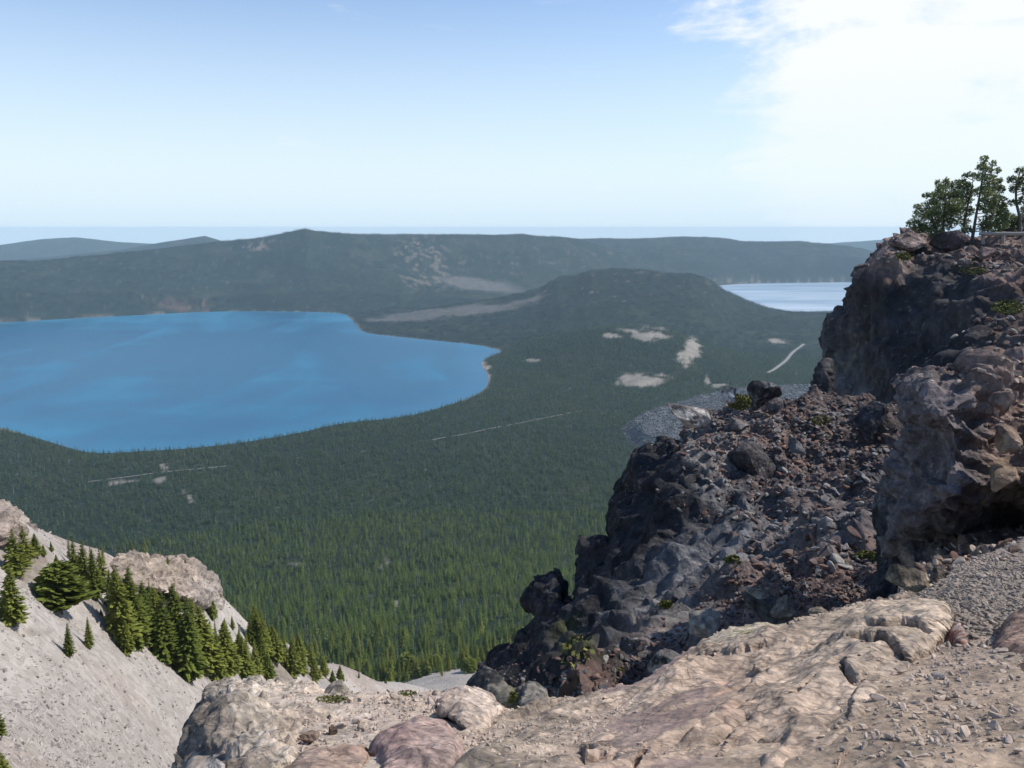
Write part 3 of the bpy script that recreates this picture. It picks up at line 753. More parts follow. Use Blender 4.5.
def instancer(name, X, scale, coll, tilt=None, rare=0, seed=0, rotz=None):
    """ONE object of uncountable things: points that carry the meshes of a collection"""
    n = len(X); me = bpy.data.meshes.new(name); me.vertices.add(n); me.vertices.foreach_set('co', X.astype(np.float32).ravel())
    g_ = np.random.default_rng(seed)
    nc = len(coll.objects); idx = g_.integers(0, nc - (1 if rare else 0), n)
    if rare: idx = np.where(g_.uniform(0, 1, n) < rare, nc - 1, idx)
    rot = np.zeros((n, 3)); rot[:, 2] = g_.uniform(0, 6.283, n) if rotz is None else rotz
    if tilt is not None: rot[:, :2] = tilt
    sc = np.asarray(scale, float)
    if sc.ndim == 1: sc = np.stack([sc * g_.uniform(.85, 1.15, n), sc * g_.uniform(.85, 1.15, n), sc], -1)
    for nm, ty, dat, key in (('idx', 'INT', idx.astype(np.int32), 'value'), ('rot', 'FLOAT_VECTOR', rot.astype(np.float32).ravel(), 'vector'), ('scl', 'FLOAT_VECTOR', sc.astype(np.float32).ravel(), 'vector')):
        me.attributes.new(nm, ty, 'POINT').data.foreach_set(key, dat)
    o = link(name, me)
    ng = bpy.data.node_groups.new(name, 'GeometryNodeTree')
    ng.interface.new_socket('Geometry', in_out='INPUT', socket_type='NodeSocketGeometry'); ng.interface.new_socket('Geometry', in_out='OUTPUT', socket_type='NodeSocketGeometry')
    gi, go = ng.nodes.new('NodeGroupInput'), ng.nodes.new('NodeGroupOutput')
    ip = ng.nodes.new('GeometryNodeInstanceOnPoints'); ci = ng.nodes.new('GeometryNodeCollectionInfo')
    ci.inputs['Collection'].default_value = coll; ci.inputs['Separate Children'].default_value = True; ci.inputs['Reset Children'].default_value = True
    ip.inputs['Pick Instance'].default_value = True
    def at(nm, ty):
        a = ng.nodes.new('GeometryNodeInputNamedAttribute'); a.data_type = ty; a.inputs['Name'].default_value = nm; return a.outputs['Attribute']
    L = ng.links.new
    L(gi.outputs[0], ip.inputs['Points']); L(ci.outputs[0], ip.inputs['Instance']); L(at('idx', 'INT'), ip.inputs['Instance Index'])
    L(at('rot', 'FLOAT_VECTOR'), ip.inputs['Rotation']); L(at('scl', 'FLOAT_VECTOR'), ip.inputs['Scale']); L(ip.outputs[0], go.inputs[0])
    md = o.modifiers.new('scatter', 'NODES'); md.node_group = ng
    return o
def slope_tilt(X, d=15):
    zx = (terrain(X[:, 0] + d, X[:, 1])[0] - terrain(X[:, 0] - d, X[:, 1])[0]) / (2 * d)
    zy = (terrain(X[:, 0], X[:, 1] + d)[0] - terrain(X[:, 0], X[:, 1] - d)[0]) / (2 * d)
    return np.stack([np.arctan(zy), -np.arctan(zx)], -1)
Xn, g_ = scatter(330, 1250, 4.9, 1)
hn_ = g_.uniform(5.5, 15, len(Xn)) * (0.75 + .45 * g_.uniform(0, 1, len(Xn)))
rn = np.hypot(Xn[:, 0], Xn[:, 1]); un, vn = to_px(Xn)
order = np.argsort(np.where((un > -10) & (un < 560) & (vn < 690), rn / hn_, 1e9))
pick = order[:175]; rest = np.ones(len(Xn), bool); rest[pick] = False
for i in pick:
    conifer(Xn[i], hn_[i], random.choice([0, 4, 4, 2]), 'slender conifer in the front rows of the valley forest at the foot of the scree', 'conifers in the front rows of the valley forest', 'conifer_tree')
tag(instancer('forest', Xn[rest], hn_[rest] / 10, hidden_coll('near_kinds', mids), rare=.07, seed=1), kind='stuff')
Xm, g_ = scatter(1240, 3300, 6.3, 2)
tag(instancer('forest', Xm, g_.uniform(6, 17, len(Xm)) / 10, hidden_coll('mid_kinds', tiny), rare=.06, seed=2), kind='stuff')
Xc, g_ = scatter(3280, 5300, 19, 3)
tag(instancer('forest', Xc, g_.uniform(.8, 1.1, len(Xc)), hidden_coll('far_kinds', clus), tilt=slope_tilt(Xc), seed=3, rotz=0), kind='stuff')
Xb, g_ = scatter(5250, 9600, 37, 4)
tag(instancer('forest', Xb, g_.uniform(.8, 1.15, len(Xb)), hidden_coll('distant_kinds', big), tilt=slope_tilt(Xb), seed=4, rotz=0), kind='stuff')
print('forest', len(Xn), len(Xm), len(Xc), len(Xb))

# ================================================================ ROCK
def rock_mat(name, fine=6.0, bump_d=0.05, contrast=0.5, rough=0.92, crack=0.0, streak=None, lichen=0.0, mineral=None):
    m = M(name, rough, 0.25)
    c = m.attr('tone')
    vec = m.map(*streak) if streak else None
    a = m.rng(m.noise(fine, 9, .68, .4, vec), .30, .70, 1 - contrast, 1 + contrast)
    cc = m.n.new('ShaderNodeCombineColor'); 
    for i in range(3): m.l.new(a, cc.inputs[i])
    c = m.mix(1.0, c, cc.outputs[0], 'MULTIPLY')
    sp = m.mix(m.rng(m.vor(fine * 3.2, out='Color'), 0, 1), (.72, .72, .74), (1.30, 1.27, 1.24))
    c = m.mix(0.8, c, sp, 'MULTIPLY')
    if crack:
        wv = m.n.new('ShaderNodeVectorMath'); wv.operation = 'MULTIPLY_ADD'; m.l.new(m.noise(fine * .5, 4, .6, col=True), wv.inputs[0]); wv.inputs[1].default_value = (1.2 / fine,) * 3; m.l.new(vec or m.obj, wv.inputs[2])
        ck = m.rng(m.vor(fine * .5, 'DISTANCE_TO_EDGE', vec=wv.outputs[0]), 0.0, 0.035)
        ck = m.mathn('MAXIMUM', ck, m.rng(m.noise(fine * .3, 3), .46, .54))
        c = m.mix(ck, m.mix(1.0, c, (1 - crack,) * 3, 'MULTIPLY'), c)
    big = m.rng(m.noise(fine * .22, 4, .6), .38, .62, .62, 1.22)       # weather stains and fresher patches
    cb = m.n.new('ShaderNodeCombineColor'); m.l.new(big, cb.inputs[0]); m.l.new(m.mathn('MULTIPLY', big, .99), cb.inputs[1]); m.l.new(m.mathn('MULTIPLY', big, .97), cb.inputs[2])
    c = m.mix(.8, c, cb.outputs[0], 'MULTIPLY')
    lich = m.mathn('MULTIPLY', m.rng(m.noise(fine * 2.6, 4, .6), .60, .68), m.rng(m.noise(fine * .35, 3), .45, .6))
    c = m.mix(m.mathn('MULTIPLY', lich, .45), c, (.36, .36, .32))
    if mineral: c = m.mix(1.0, c, mineral, 'MULTIPLY')
    b = m.bump(m.noise(fine * 1.2, 9, .72, .3, vec), 1.0, bump_d * 1.3)
    b = m.bump(m.vor(fine * .8, vec=vec), 0.8, bump_d * 1.6, b)
    b = m.bump(m.vor(fine * 2.2), 0.6, bump_d * .6, b)
    return m.done(c, b)
def relief(name, poly, ctrl, thick, step, voxel, disp, mat, tones, edge=(14, 0.5), fb=None, cracks=(), parent=None, chaikin=1, cutz=None, tone_noise=0.25, adaptive=None, debris=None):
    """a rock mass: surveyed outline and distances, real depth behind, re-meshed and fractured"""
    poly = smooth_poly(poly, chaikin); x0, y0 = poly.min(0) - step; x1, y1 = poly.max(0) + step
    xs = np.arange(x0, x1 + step, step); ys = np.arange(y0, y1 + step, step)
    XX, YY = np.meshgrid(xs, ys); fx, fy = XX.ravel(), YY.ravel()
    sd = -poly_sd(fx, fy, poly)
    c = np.array(ctrl, float); fit = TPS(c[:, :2] / 100 - [5, 4], np.log(c[:, 2]), 1e-5)
    r = np.exp(fit(np.stack([fx / 100 - 5, fy / 100 - 4], -1)))
    q = np.clip(sd / edge[0], 0, 1); r = r + edge[1] * (1 - np.sqrt(1 - (1 - q) ** 2))
    nx_, ny_ = len(xs), len(ys); inside = (sd > 0).reshape(ny_, nx_)
    cell = inside[:-1, :-1] & inside[1:, :-1] & inside[:-1, 1:] & inside[1:, 1:]
    N = len(fx); V = np.concatenate([P(fx, fy, r), P(fx, fy, r + thick)])
    iy, ix = np.nonzero(cell); a = iy * nx_ + ix; b_ = a + 1; c_ = a + nx_ + 1; d = a + nx_
    Fq = [np.stack([a, d, c_, b_], -1), np.stack([a, b_, c_, d], -1) + N]
    pad = np.pad(cell, 1)
    for dy, dx, (p, q_) in ((-1, 0, (a, b_)), (0, 1, (b_, c_)), (1, 0, (c_, d)), (0, -1, (d, a))):
        m = ~pad[iy + 1 + dy, ix + 1 + dx]
        Fq.append(np.stack([p[m], q_[m], q_[m] + N, p[m] + N], -1))
    Fq = np.concatenate(Fq); used = np.unique(Fq); mp = np.full(2 * N, -1); mp[used] = np.arange(len(used))
    me = mesh_np(name, V[used], mp[Fq]); o = link(name, me)
    md = o.modifiers.new('r', 'REMESH'); md.mode = 'VOXEL'; md.voxel_size = voxel; md.use_smooth_shade = True
    dg = bpy.context.evaluated_depsgraph_get(); dg.update()
    m2 = bpy.data.meshes.new_from_object(o.evaluated_get(dg)); o.modifiers.clear(); o.data = m2; bpy.data.meshes.remove(me)
    fracture(m2, disp, fb, voxel)
    for line, wpx, dep, stp in cracks: crack_line(m2, line, wpx, dep, stp)
    paint(m2, tones, tone_noise)
    m2.materials.clear(); m2.materials.append(mat)
    if parent is not None: o.parent = parent
    return o
def crack_line(me, line, wpx, dep, stp):
    """a surveyed joint in the rock: a cleft, and the rock on its left side standing a little proud"""
    V = get_co(me); Nn = get_no(me); u, v = to_px(V); L = np.array(line, float)
    u = u + 3.5 * fbm(V * 9, 3, 5); v = v + 3.5 * fbm(V * 9, 3, 6)
    d = np.full(len(V), 1e9); sg = np.zeros(len(V)); along = np.zeros(len(V))
    for i, (a, b) in enumerate(zip(L[:-1], L[1:])):
        e = b - a; t = ((u - a[0]) * e[0] + (v - a[1]) * e[1]) / (e @ e); tc_ = np.clip(t, 0, 1)
        dd = np.hypot(u - a[0] - tc_ * e[0], v - a[1] - tc_ * e[1]); m = dd < d
        cr = (e[0] * (v - a[1]) - e[1] * (u - a[0])); sg = np.where(m, np.sign(cr), sg); d = np.minimum(d, dd)
        along = np.where(m, (i + tc_) / (len(L) - 1), along)
    taper = np.clip(np.minimum(along, 1 - along) * 6, .15, 1)
    off = -dep * np.exp(-(d / wpx) ** 2) * taper + stp * .5 * (1 - np.tanh(sg * d / 2.6)) * np.exp(-d / 24) * taper
    V += Nn * off[:, None]; me.vertices.foreach_set('co', V.astype(np.float32).ravel()); me.update()
def get_co(me):
    n = len(me.vertices); co = np.empty(n * 3, np.float32); me.vertices.foreach_get('co', co); return co.reshape(-1, 3).astype(float)
def get_no(me):
    n = len(me.vertices); no = np.empty(n * 3, np.float32); me.vertex_normals.foreach_get('vector', no); return no.reshape(-1, 3).astype(float)
def rotm(rx, ry, rz):
    from mathutils import Euler
    return np.array(Euler((R(rx), R(ry), R(rz))).to_matrix())
def fracture(me, disp, fb, voxel, flat=True):
    V = get_co(me); Nn = get_no(me)
    total = np.zeros(len(V)); side = np.zeros_like(V)
    Q0 = V + 0.0
    for li, (size, off, tilt, aniso, rot, seed) in enumerate(disp + [(disp[-1][0] * .45, disp[-1][1] * .42, disp[-1][2] * .42, disp[-1][3], disp[-1][4], disp[-1][5] + 40)]):
        Rm = rotm(*rot); Q = (Q0 @ Rm) / (np.array(aniso) * size)
        Q = Q + 0.18 * np.stack([vnoise(Q * 1.7, seed + 5), vnoise(Q * 1.7, seed + 6), vnoise(Q * 1.7, seed + 7)], -1)
        if disp[-1][0] * .45 < voxel * 2.5 and li == len(disp): break
        total += scoop(Q, off, tilt, seed) * (1.0 if li == 0 else 1.35)
        if li: total -= .75 * scoop(Q * 1.35 + 7.3, off, tilt, seed + 3)
    if fb:
        for (size, amp, octv, ridged, seed) in fb: total += amp * fbm(V / np.array(size), octv, seed, ridged=ridged, gain=.55)
    ne = len(me.edges); E = np.empty(ne * 2, np.int32); me.edges.foreach_get('vertices', E); E = E.reshape(-1, 2)
    deg = np.bincount(E.ravel(), minlength=len(V)).astype(float) + 1
    for _ in range(0 if voxel > .011 else 1):   # weathered edges
        total = (total + np.bincount(E[:, 0], total[E[:, 1]], len(V)) + np.bincount(E[:, 1], total[E[:, 0]], len(V))) / deg
    V = V + Nn * total[:, None]
    me.vertices.foreach_set('co', V.astype(np.float32).ravel()); me.update()
    me.polygons.foreach_set('use_smooth', np.zeros(len(me.polygons), bool))
def paint(me, tones, tn=0.25, seed=71):
    """mineral colour of the rock, with some shade and sunlight put in: regions surveyed on the photo plus mottling at several sizes"""
    V = get_co(me); u, v = to_px(V); sc = max(np.ptp(V[:, 0]), 1)
    w1 = fbm(V / (sc * .06), 4, seed); w2 = fbm(V / (sc * .06), 4, seed + 9)
    u = u + w1 * 38 * (1 if sc > 12 else .7); v = v + w2 * 38 * (1 if sc > 12 else .7)
    W = np.zeros(len(V)); Cc = np.zeros((len(V), 3))
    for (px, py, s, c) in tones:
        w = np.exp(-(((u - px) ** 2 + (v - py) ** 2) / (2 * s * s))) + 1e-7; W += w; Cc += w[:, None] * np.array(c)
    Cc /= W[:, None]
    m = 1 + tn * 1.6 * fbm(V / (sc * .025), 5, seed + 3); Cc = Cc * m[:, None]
    vcol(me, 'tone', np.clip(Cc, 0.01, .8))

DARK = (0.032, 0.032, 0.037); DK2 = (0.050, 0.048, 0.053); GREY = (0.17, 0.165, 0.165); PALE = (0.32, 0.29, 0.265); RED = (0.20, 0.135, 0.115); PINK = (0.30, 0.22, 0.19)
TAN = (0.36, 0.29, 0.235); BLUEG = (0.16, 0.165, 0.18); OLIVE = (0.13, 0.13, 0.06)
FARROCK = rock_mat('basalt_far', 0.9, 0.35, .45)
MIDROCK = rock_mat('basalt_mid', 1.8, 0.22, .5)
NEARROCK = rock_mat('basalt_near', 5.0, 0.06, .5, crack=.3)

# ---- the high cliff with the trees on top
A_poly = [(884, 247), (890, 238), (905, 234), (920, 235), (934, 240), (960, 241), (985, 240), (1024, 239), (1090, 236), (1180, 236), (1180, 640), (905, 640), (833, 430), (833, 392), (832, 370), (828, 352), (831, 342), (828, 330), (829, 318), (838, 309), (848, 305), (851, 292), (858, 281), (866, 268), (873, 257)]
A_ctrl = [(829, 325, 80), (832, 390, 78), (850, 300, 79), (860, 350, 76), (880, 390, 72), (880, 300, 76), (890, 245, 82), (905, 236, 88), (905, 255, 80), (930, 290, 75), (940, 350, 68), (940, 242, 88), (985, 242, 92), (985, 256, 82), (1024, 242, 92), (1024, 258, 80),
          (960, 275, 75), (985, 290, 71), (1024, 300, 66), (1024, 330, 60), (980, 340, 62), (1024, 360, 52), (950, 400, 55), (900, 500, 50), (1000, 640, 40), (1150, 240, 92), (1150, 300, 66), (1150, 400, 45), (880, 640, 46)]
tA = [(870, 340, 40, DK2), (905, 300, 22, (0.055, .055, .06)), (850, 380, 18, BLUEG), (905, 245, 16, PINK), (890, 262, 10, PINK), (930, 275, 14, DARK), (960, 300, 20, DK2), (945, 340, 24, (0.045, .045, .05)), (1000, 262, 14, RED), (985, 300, 14, DK2), (1010, 330, 20, (.09, .075, .07)), (930, 380, 20, DARK),
      (980, 345, 12, DK2), (835, 340, 8, GREY), (840, 370, 5, (.17, .18, .12)), (1100, 300, 50, RED), (1000, 248, 10, PINK)]
cliff = relief('cliff', A_poly, A_ctrl, 14, 3, 0.20, [(6.0, .9, .7, (1, 1, 2.4), (0, 8, 20), 1), (2.4, .42, .36, (1, 1, 1.8), (0, -8, 0), 2), (1.0, .17, .14, (1, 1, 1.3), (0, 0, 30), 3)], FARROCK, tA, edge=(16, 2.2), fb=[(7, .5, 3, False, 4)])
tag(cliff, 'tall dark cliff with wind-bent pines and a rail fence on its top', 'cliff')

# ---- the ridge of broken lava in the middle
B_poly = [(a + (5 if a < 700 and b < 660 else 0), b + (6 if b < 440 else 2)) for a, b in [(478, 716), (492, 668), (505, 656), (520, 645), (531, 632), (527, 610), (530, 590), (540, 578), (552, 576), (561, 586), (563, 601), (572, 598), (578, 583), (575, 565), (590, 545), (600, 539), (607, 547), (612, 520), (620, 505), (630, 490), (632, 470), (641, 458), (655, 449), (664, 442), (675, 438),
          (674, 425), (684, 410), (700, 406), (715, 404), (735, 400), (752, 398), (780, 400), (800, 398), (833, 396), (870, 398), (905, 402), (960, 430), (960, 640), (960, 800), (478, 800)]]
B_ctrl = [(745, 400, 50), (690, 415, 46), (655, 455, 43), (632, 490, 42), (612, 530, 40), (598, 545, 39), (576, 590, 37), (550, 580, 37), (532, 600, 36), (528, 635, 35), (505, 660, 34), (480, 700, 30), (833, 398, 54), (900, 405, 54), (780, 402, 51),
          (700, 440, 43), (750, 450, 43.5), (800, 430, 47), (850, 440, 46), (870, 470, 41), (670, 480, 38), (660, 540, 33), (630, 580, 30), (600, 620, 26), (570, 660, 23), (700, 500, 36), (760, 500, 36), (830, 500, 35), (720, 550, 28), (790, 550, 27), (860, 550, 24),
          (700, 600, 21), (640, 640, 18.5), (760, 590, 19), (820, 590, 17.5), (870, 600, 16), (600, 690, 14), (700, 640, 13), (800, 630, 12), (900, 640, 12), (950, 600, 13), (550, 700, 14), (700, 780, 10), (500, 780, 10), (950, 780, 9)]
tB = [(640, 500, 30, DARK), (610, 570, 34, DARK), (545, 610, 24, DARK), (520, 660, 20, DARK), (600, 625, 20, DARK), (680, 470, 18, DARK), (700, 520, 16, DK2), (690, 412, 12, PALE), (720, 420, 15, GREY), (735, 440, 14, PALE), (760, 430, 14, PINK), (800, 430, 30, (0.15, .11, .10)), (850, 440, 25, (0.11, .09, .085)),  # black rock; left-face shade and the lit crest are put into these tones
      (700, 455, 8, PALE), (720, 480, 10, GREY), (750, 475, 14, DK2), (800, 480, 26, (.15, .125, .12)), (850, 500, 20, (.14, .12, .12)), (790, 540, 20, GREY), (740, 530, 14, BLUEG), (700, 580, 26, BLUEG), (660, 610, 18, GREY), (690, 620, 16, (.22, .21, .21)), (850, 545, 16, (.20, .19, .19)), (820, 580, 26, RED), (780, 590, 20, RED),
      (730, 600, 14, (.2, .17, .16)), (650, 660, 20, (.22, .17, .15)), (575, 645, 9, (.09, .10, .035)), (590, 672, 10, RED), (600, 690, 20, RED), (880, 570, 20, RED), (750, 640, 30, RED), (610, 600, 7, (.2, .2, .21)), (655, 545, 8, DK2), (590, 655, 9, DK2)]
ridge = relief('lava_ridge', B_poly, B_ctrl, 7, 3, 0.115, [(4.0, .75, .6, (1, 1, 2.0), (10, 15, 0), 11), (1.6, .36, .30, (1, 1, 1.5), (0, -15, 10), 12), (0.6, .13, .11, (1, 1, 1.2), (0, 0, 30), 13)], MIDROCK, tB, edge=(10, 1.0), fb=[(4, .3, 3, False, 14)])
tag(ridge, 'jagged black and rust lava ridge falling to the left in the middle distance', 'cliff')

# ---- near outcrop on the right with the undercut
C_poly = [(903, 384), (915, 377), (935, 376), (955, 378), (965, 371), (972, 362), (986, 357), (1000, 364), (1006, 372), (1012, 352), (1040, 345), (1180, 340), (1180, 700), (885, 700), (884, 620), (893, 600), (905, 585), (908, 560), (900, 545), (893, 520), (898, 500), (900, 470), (908, 440), (902, 405)]
C_ctrl = [(915, 377, 14.2), (935, 377, 14.2), (955, 379, 14.0), (915, 389, 11.7), (955, 391, 11.3), (905, 396, 12.2), (908, 440, 12.2), (903, 490, 12.2), (935, 389, 11.4), (940, 440, 11.0), (945, 490, 10.9), (920, 515, 11.4), (950, 515, 11.2), (930, 535, 12.2), (960, 545, 12.2), (985, 530, 12.4), (985, 470, 11.4), (980, 400, 11.7), (975, 368, 12.6), (995, 364, 13.5),
          (1000, 420, 12.4), (1010, 460, 11.8), (1015, 490, 11.6), (1000, 500, 12.0), (1012, 520, 13.2), (1024, 400, 13.2), (1024, 350, 15), (1000, 570, 9.2), (940, 585, 9.3), (900, 600, 9.6), (1100, 400, 12.5), (1100, 540, 9.6), (1150, 350, 14), (900, 680, 7), (1100, 680, 6.5), (970, 565, 10)]
tC = [(930, 380, 8, (.26, .22, .20)), (955, 381, 7, (.26, .21, .19)), (930, 440, 34, (.12, .108, .115)), (940, 490, 22, (.13, .112, .115)), (930, 395, 22, (.13, .11, .115)), (970, 375, 14, (.16, .12, .11)), (960, 440, 20, (.13, .115, .12)), (1005, 470, 12, (.34, .25, .17)), (1010, 430, 16, (.24, .17, .14)), (1000, 400, 12, (.22, .16, .14)), (935, 540, 12, (.11, .085, .07)), (965, 545, 12, (.22, .14, .10)), (1000, 500, 10, (.34, .25, .18)), (1012, 525, 10, (.12, .08, .06)),  # sunlit top edge and the dark of the hollow are put into the tones
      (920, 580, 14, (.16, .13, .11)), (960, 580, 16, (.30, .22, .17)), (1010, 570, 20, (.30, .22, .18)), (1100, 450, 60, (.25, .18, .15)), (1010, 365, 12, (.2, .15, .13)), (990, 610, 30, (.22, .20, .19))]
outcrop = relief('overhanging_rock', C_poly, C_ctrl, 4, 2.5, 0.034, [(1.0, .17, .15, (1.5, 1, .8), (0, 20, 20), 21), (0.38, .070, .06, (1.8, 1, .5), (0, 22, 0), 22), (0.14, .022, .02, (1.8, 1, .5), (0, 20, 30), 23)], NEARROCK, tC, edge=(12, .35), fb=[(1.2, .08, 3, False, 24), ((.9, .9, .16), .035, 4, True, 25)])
tag(outcrop, 'big dark overhanging rock with a brown hollow beneath it beside the path', 'rock')
D_poly = [(873, 502), (880, 492), (892, 484), (908, 482), (915, 500), (925, 540), (925, 600), (915, 625), (880, 625), (872, 606), (871, 582), (884, 566), (886, 548), (878, 530), (874, 516)]
o = relief('rock', D_poly, [(873, 500, 13.2), (905, 485, 13.2), (895, 520, 12.6), (890, 560, 12.4), (880, 590, 11.6), (910, 600, 11), (915, 540, 12.2), (895, 625, 10)], 1.6, 2, 0.035, [(.6, .10, .12, (1, 1, 1.4), (0, 0, 0), 31), (.2, .03, .04, (1, 1, 1), (0, 0, 0), 32)], NEARROCK,
         [(890, 493, 9, (.17, .17, .18)), (890, 530, 20, DARK), (885, 590, 20, (.04, .04, .045)), (905, 560, 14, DARK)], edge=(9, .3))
tag(o, 'tall narrow dark rock leaning on the left foot of the overhanging outcrop', 'rock')
E_poly = [(806, 400), (812, 380), (818, 361), (826, 357), (833, 364), (836, 400), (836, 420), (806, 420)]
o = relief('rock_pinnacle', E_poly, [(806, 400, 62), (826, 358, 64), (826, 390, 61), (836, 420, 60), (810, 420, 60)], 4, 2, .16, [(1.6, .25, .3, (1, 1, 1.4), (0, 0, 0), 41), (.6, .1, .12, (1, 1, 1), (0, 0, 0), 42)], FARROCK, [(820, 385, 30, DK2), (824, 362, 5, GREY)], edge=(8, 1.2))
tag(o, 'small dark pinnacle standing against the left foot of the tall cliff', 'rock')

# ================================================================ FOREGROUND
SOIL = rock_mat('dusty_soil', 14, .012, .22)
LEDGE = rock_mat('banded_rhyolite', 9, .026, .50, crack=.6, streak=((1, 1.9, 1.9), (0.1, 0.3, R(38))), mineral=(1.15, 1.13, 1.09))
F_poly = [(165, 1000), (176, 780), (190, 740), (215, 708), (250, 692), (330, 690), (400, 691), (445, 689), (490, 700), (520, 712), (560, 702), (600, 688), (640, 680), (665, 662), (720, 632), (800, 625), (860, 612), (900, 602), (935, 585), (960, 565), (1000, 545), (1060, 520), (1200, 500), (1200, 1000)]
F_ctrl = [(170, 1000, 2.0), (600, 1000, 1.45), (1000, 1000, 1.45), (190, 768, 3.9), (260, 768, 3.5), (400, 768, 3.1), (600, 768, 2.85), (800, 768, 2.6), (950, 768, 2.5), (250, 700, 5.0), (330, 695, 5.2), (330, 725, 4.3), (400, 700, 5.0), (400, 730, 4.1), (470, 710, 4.9), (540, 715, 4.6), (540, 740, 3.8), (600, 695, 4.9),
          (700, 660, 5.4), (750, 640, 5.9), (850, 615, 6.4), (700, 720, 3.6), (850, 700, 3.55), (850, 650, 4.8), (950, 700, 3.5), (950, 650, 4.6), (1010, 700, 3.5), (950, 600, 6.6), (980, 570, 8.1), (1024, 545, 9.6), (1024, 600, 6.8), (1024, 650, 4.7), (1150, 510, 11), (1150, 600, 6.6), (1150, 700, 3.6)]
tF = [(900, 700, 60, (.37, .285, .215)), (980, 740, 50, (.36, .275, .205)), (960, 660, 30, (.30, .235, .19)), (990, 600, 22, (.22, .20, .185)), (1010, 620, 16, (.22, .20, .18)), (970, 560, 14, (.31, .24, .195)), (350, 710, 60, (.44, .37, .31)), (420, 705, 40, (.42, .34, .28)), (540, 735, 40, (.36, .29, .24)), (620, 700, 30, (.30, .22, .19))]
soil = relief('path', F_poly, F_ctrl, .5, 4, .026, [(.35, .006, .012, (1, 1, 1), (0, 0, 0), 51)], SOIL, tF, edge=(9, .25), fb=[(.9, .035, 3, False, 52), (.10, .008, 3, False, 53)], tone_noise=.15)
tag(soil, kind='structure')

def fg(name, poly, ctrl, lab, tones, chaikin=1, thick=.5, voxel=.016, disp=None, edge=(12, .12), fb=None, mat=LEDGE, step=2.5, cat='rock', tn=.25, cracks=()):
    disp = disp or [(.5, .02, .03, (1.8, 1, .8), (0, 0, 38), 61), (.18, .006, .01, (1.6, 1, .8), (0, 0, 38), 62)]
    return tag(relief(name, poly, ctrl, thick, step, voxel, disp, mat, tones, edge=edge, fb=fb or [(.5, .03, 3, False, 63)], tone_noise=tn, cracks=cracks, chaikin=chaikin), lab, cat)
fg('rock_ledge', [(425, 1000), (432, 795), (470, 762), (500, 736), (525, 722), (560, 707), (600, 697), (640, 690), (672, 674), (700, 657), (760, 640), (800, 628), (850, 612), (900, 600), (930, 597), (944, 607), (949, 622), (937, 636), (926, 652), (905, 666), (906, 675), (888, 680), (872, 698), (863, 718), (865, 745), (858, 775), (850, 1000)],
   [(450, 1000, 1.6), (840, 1000, 1.42), (470, 768, 3.0), (560, 768, 2.72), (650, 768, 2.55), (750, 768, 2.45), (850, 768, 2.5), (520, 728, 3.95), (600, 702, 4.5), (650, 700, 4.05), (680, 680, 4.6), (700, 700, 3.75), (760, 650, 5.1), (760, 690, 3.75), (780, 720, 3.15), (720, 740, 2.95), (820, 640, 5.0), (820, 670, 4.0), (850, 660, 4.2), (860, 690, 3.62),
    (830, 720, 3.1), (900, 640, 4.8), (900, 615, 5.8), (930, 605, 6.1), (935, 630, 5.2), (905, 662, 4.3), (620, 735, 3.35), (680, 720, 3.4)],
   'large pale tan rock ledge with diagonal bands that fills the bottom of the view', [(700, 740, 50, (.36, .28, .225)), (760, 700, 34, (.46, .36, .29)), (820, 680, 30, (.48, .39, .32)), (620, 750, 26, (.38, .28, .24)), (730, 700, 14, (.40, .27, .23)), (680, 700, 20, (.34, .27, .22)), (600, 720, 30, (.37, .31, .26)), (540, 750, 34, (.34, .28, .23)), (850, 625, 30, (.38, .31, .25)), (900, 620, 20, (.44, .36, .29)),
    (870, 650, 20, (.50, .41, .34)), (760, 660, 24, (.34, .275, .225)), (480, 750, 20, (.30, .26, .22)), (800, 740, 24, (.46, .36, .29))], thick=.7,
   disp=[(.95, .07, .08, (2.4, 1, 1), (0, 0, 50), 61), (.34, .028, .040, (2.4, 1, 1), (0, 0, 52), 62), (.11, .007, .011, (2.2, 1, 1), (0, 0, 50), 64)], edge=(5, .07), fb=[(.45, .012, 4, False, 63)],
   cracks=[([(846, 637), (868, 638), (886, 640), (899, 650), (909, 668)], 1.9, .09, .035), ([(840, 660), (846, 671), (856, 684)], 2.6, .09, .03), ([(755, 668), (762, 675), (770, 680)], 2.6, .045, 0), ([(752, 720), (735, 737), (722, 748), (708, 772)], 2.4, .06, .04),
           ([(877, 700), (886, 713)], 1.6, .04, 0), ([(860, 622), (890, 624), (917, 622), (929, 634)], 1.8, .07, .03), ([(576, 760), (600, 757), (618, 752)], 3.0, .08, .03), ([(648, 748), (641, 757), (634, 768)], 2.2, .06, .02),
           ([(790, 655), (760, 678), (732, 703), (700, 727), (676, 745)], 2.0, .03, .05), ([(820, 668), (800, 690), (770, 700)], 1.6, .03, .02), ([(866, 676), (852, 700), (846, 722)], 1.6, .03, .03), ([(700, 655), (735, 650), (775, 644)], 1.8, .05, .02)], voxel=.0125)
fg('rock_slab', [(655, 684), (662, 674), (690, 652), (715, 632), (732, 625), (788, 621), (795, 629), (772, 641), (742, 655), (716, 668), (700, 679), (680, 685)],
   [(660, 680, 5.0), (715, 635, 6.1), (785, 623, 6.3), (700, 675, 4.75), (770, 640, 5.4), (720, 655, 5.2)], 'flat pale slab with green moss on it behind the tan ledge',
   [(700, 650, 30, (.37, .31, .25)), (760, 630, 20, (.36, .31, .26)), (700, 675, 8, (.22, .17, .13)), (752, 636, 7, (.20, .21, .07))], thick=.25, edge=(5, .1), disp=[(.4, .015, .03, (2, 1, .6), (0, 0, 30), 66), (.12, .006, .01, (2, 1, .6), (0, 0, 30), 67)])  # shadow along the slab's lower edge is put into its tone
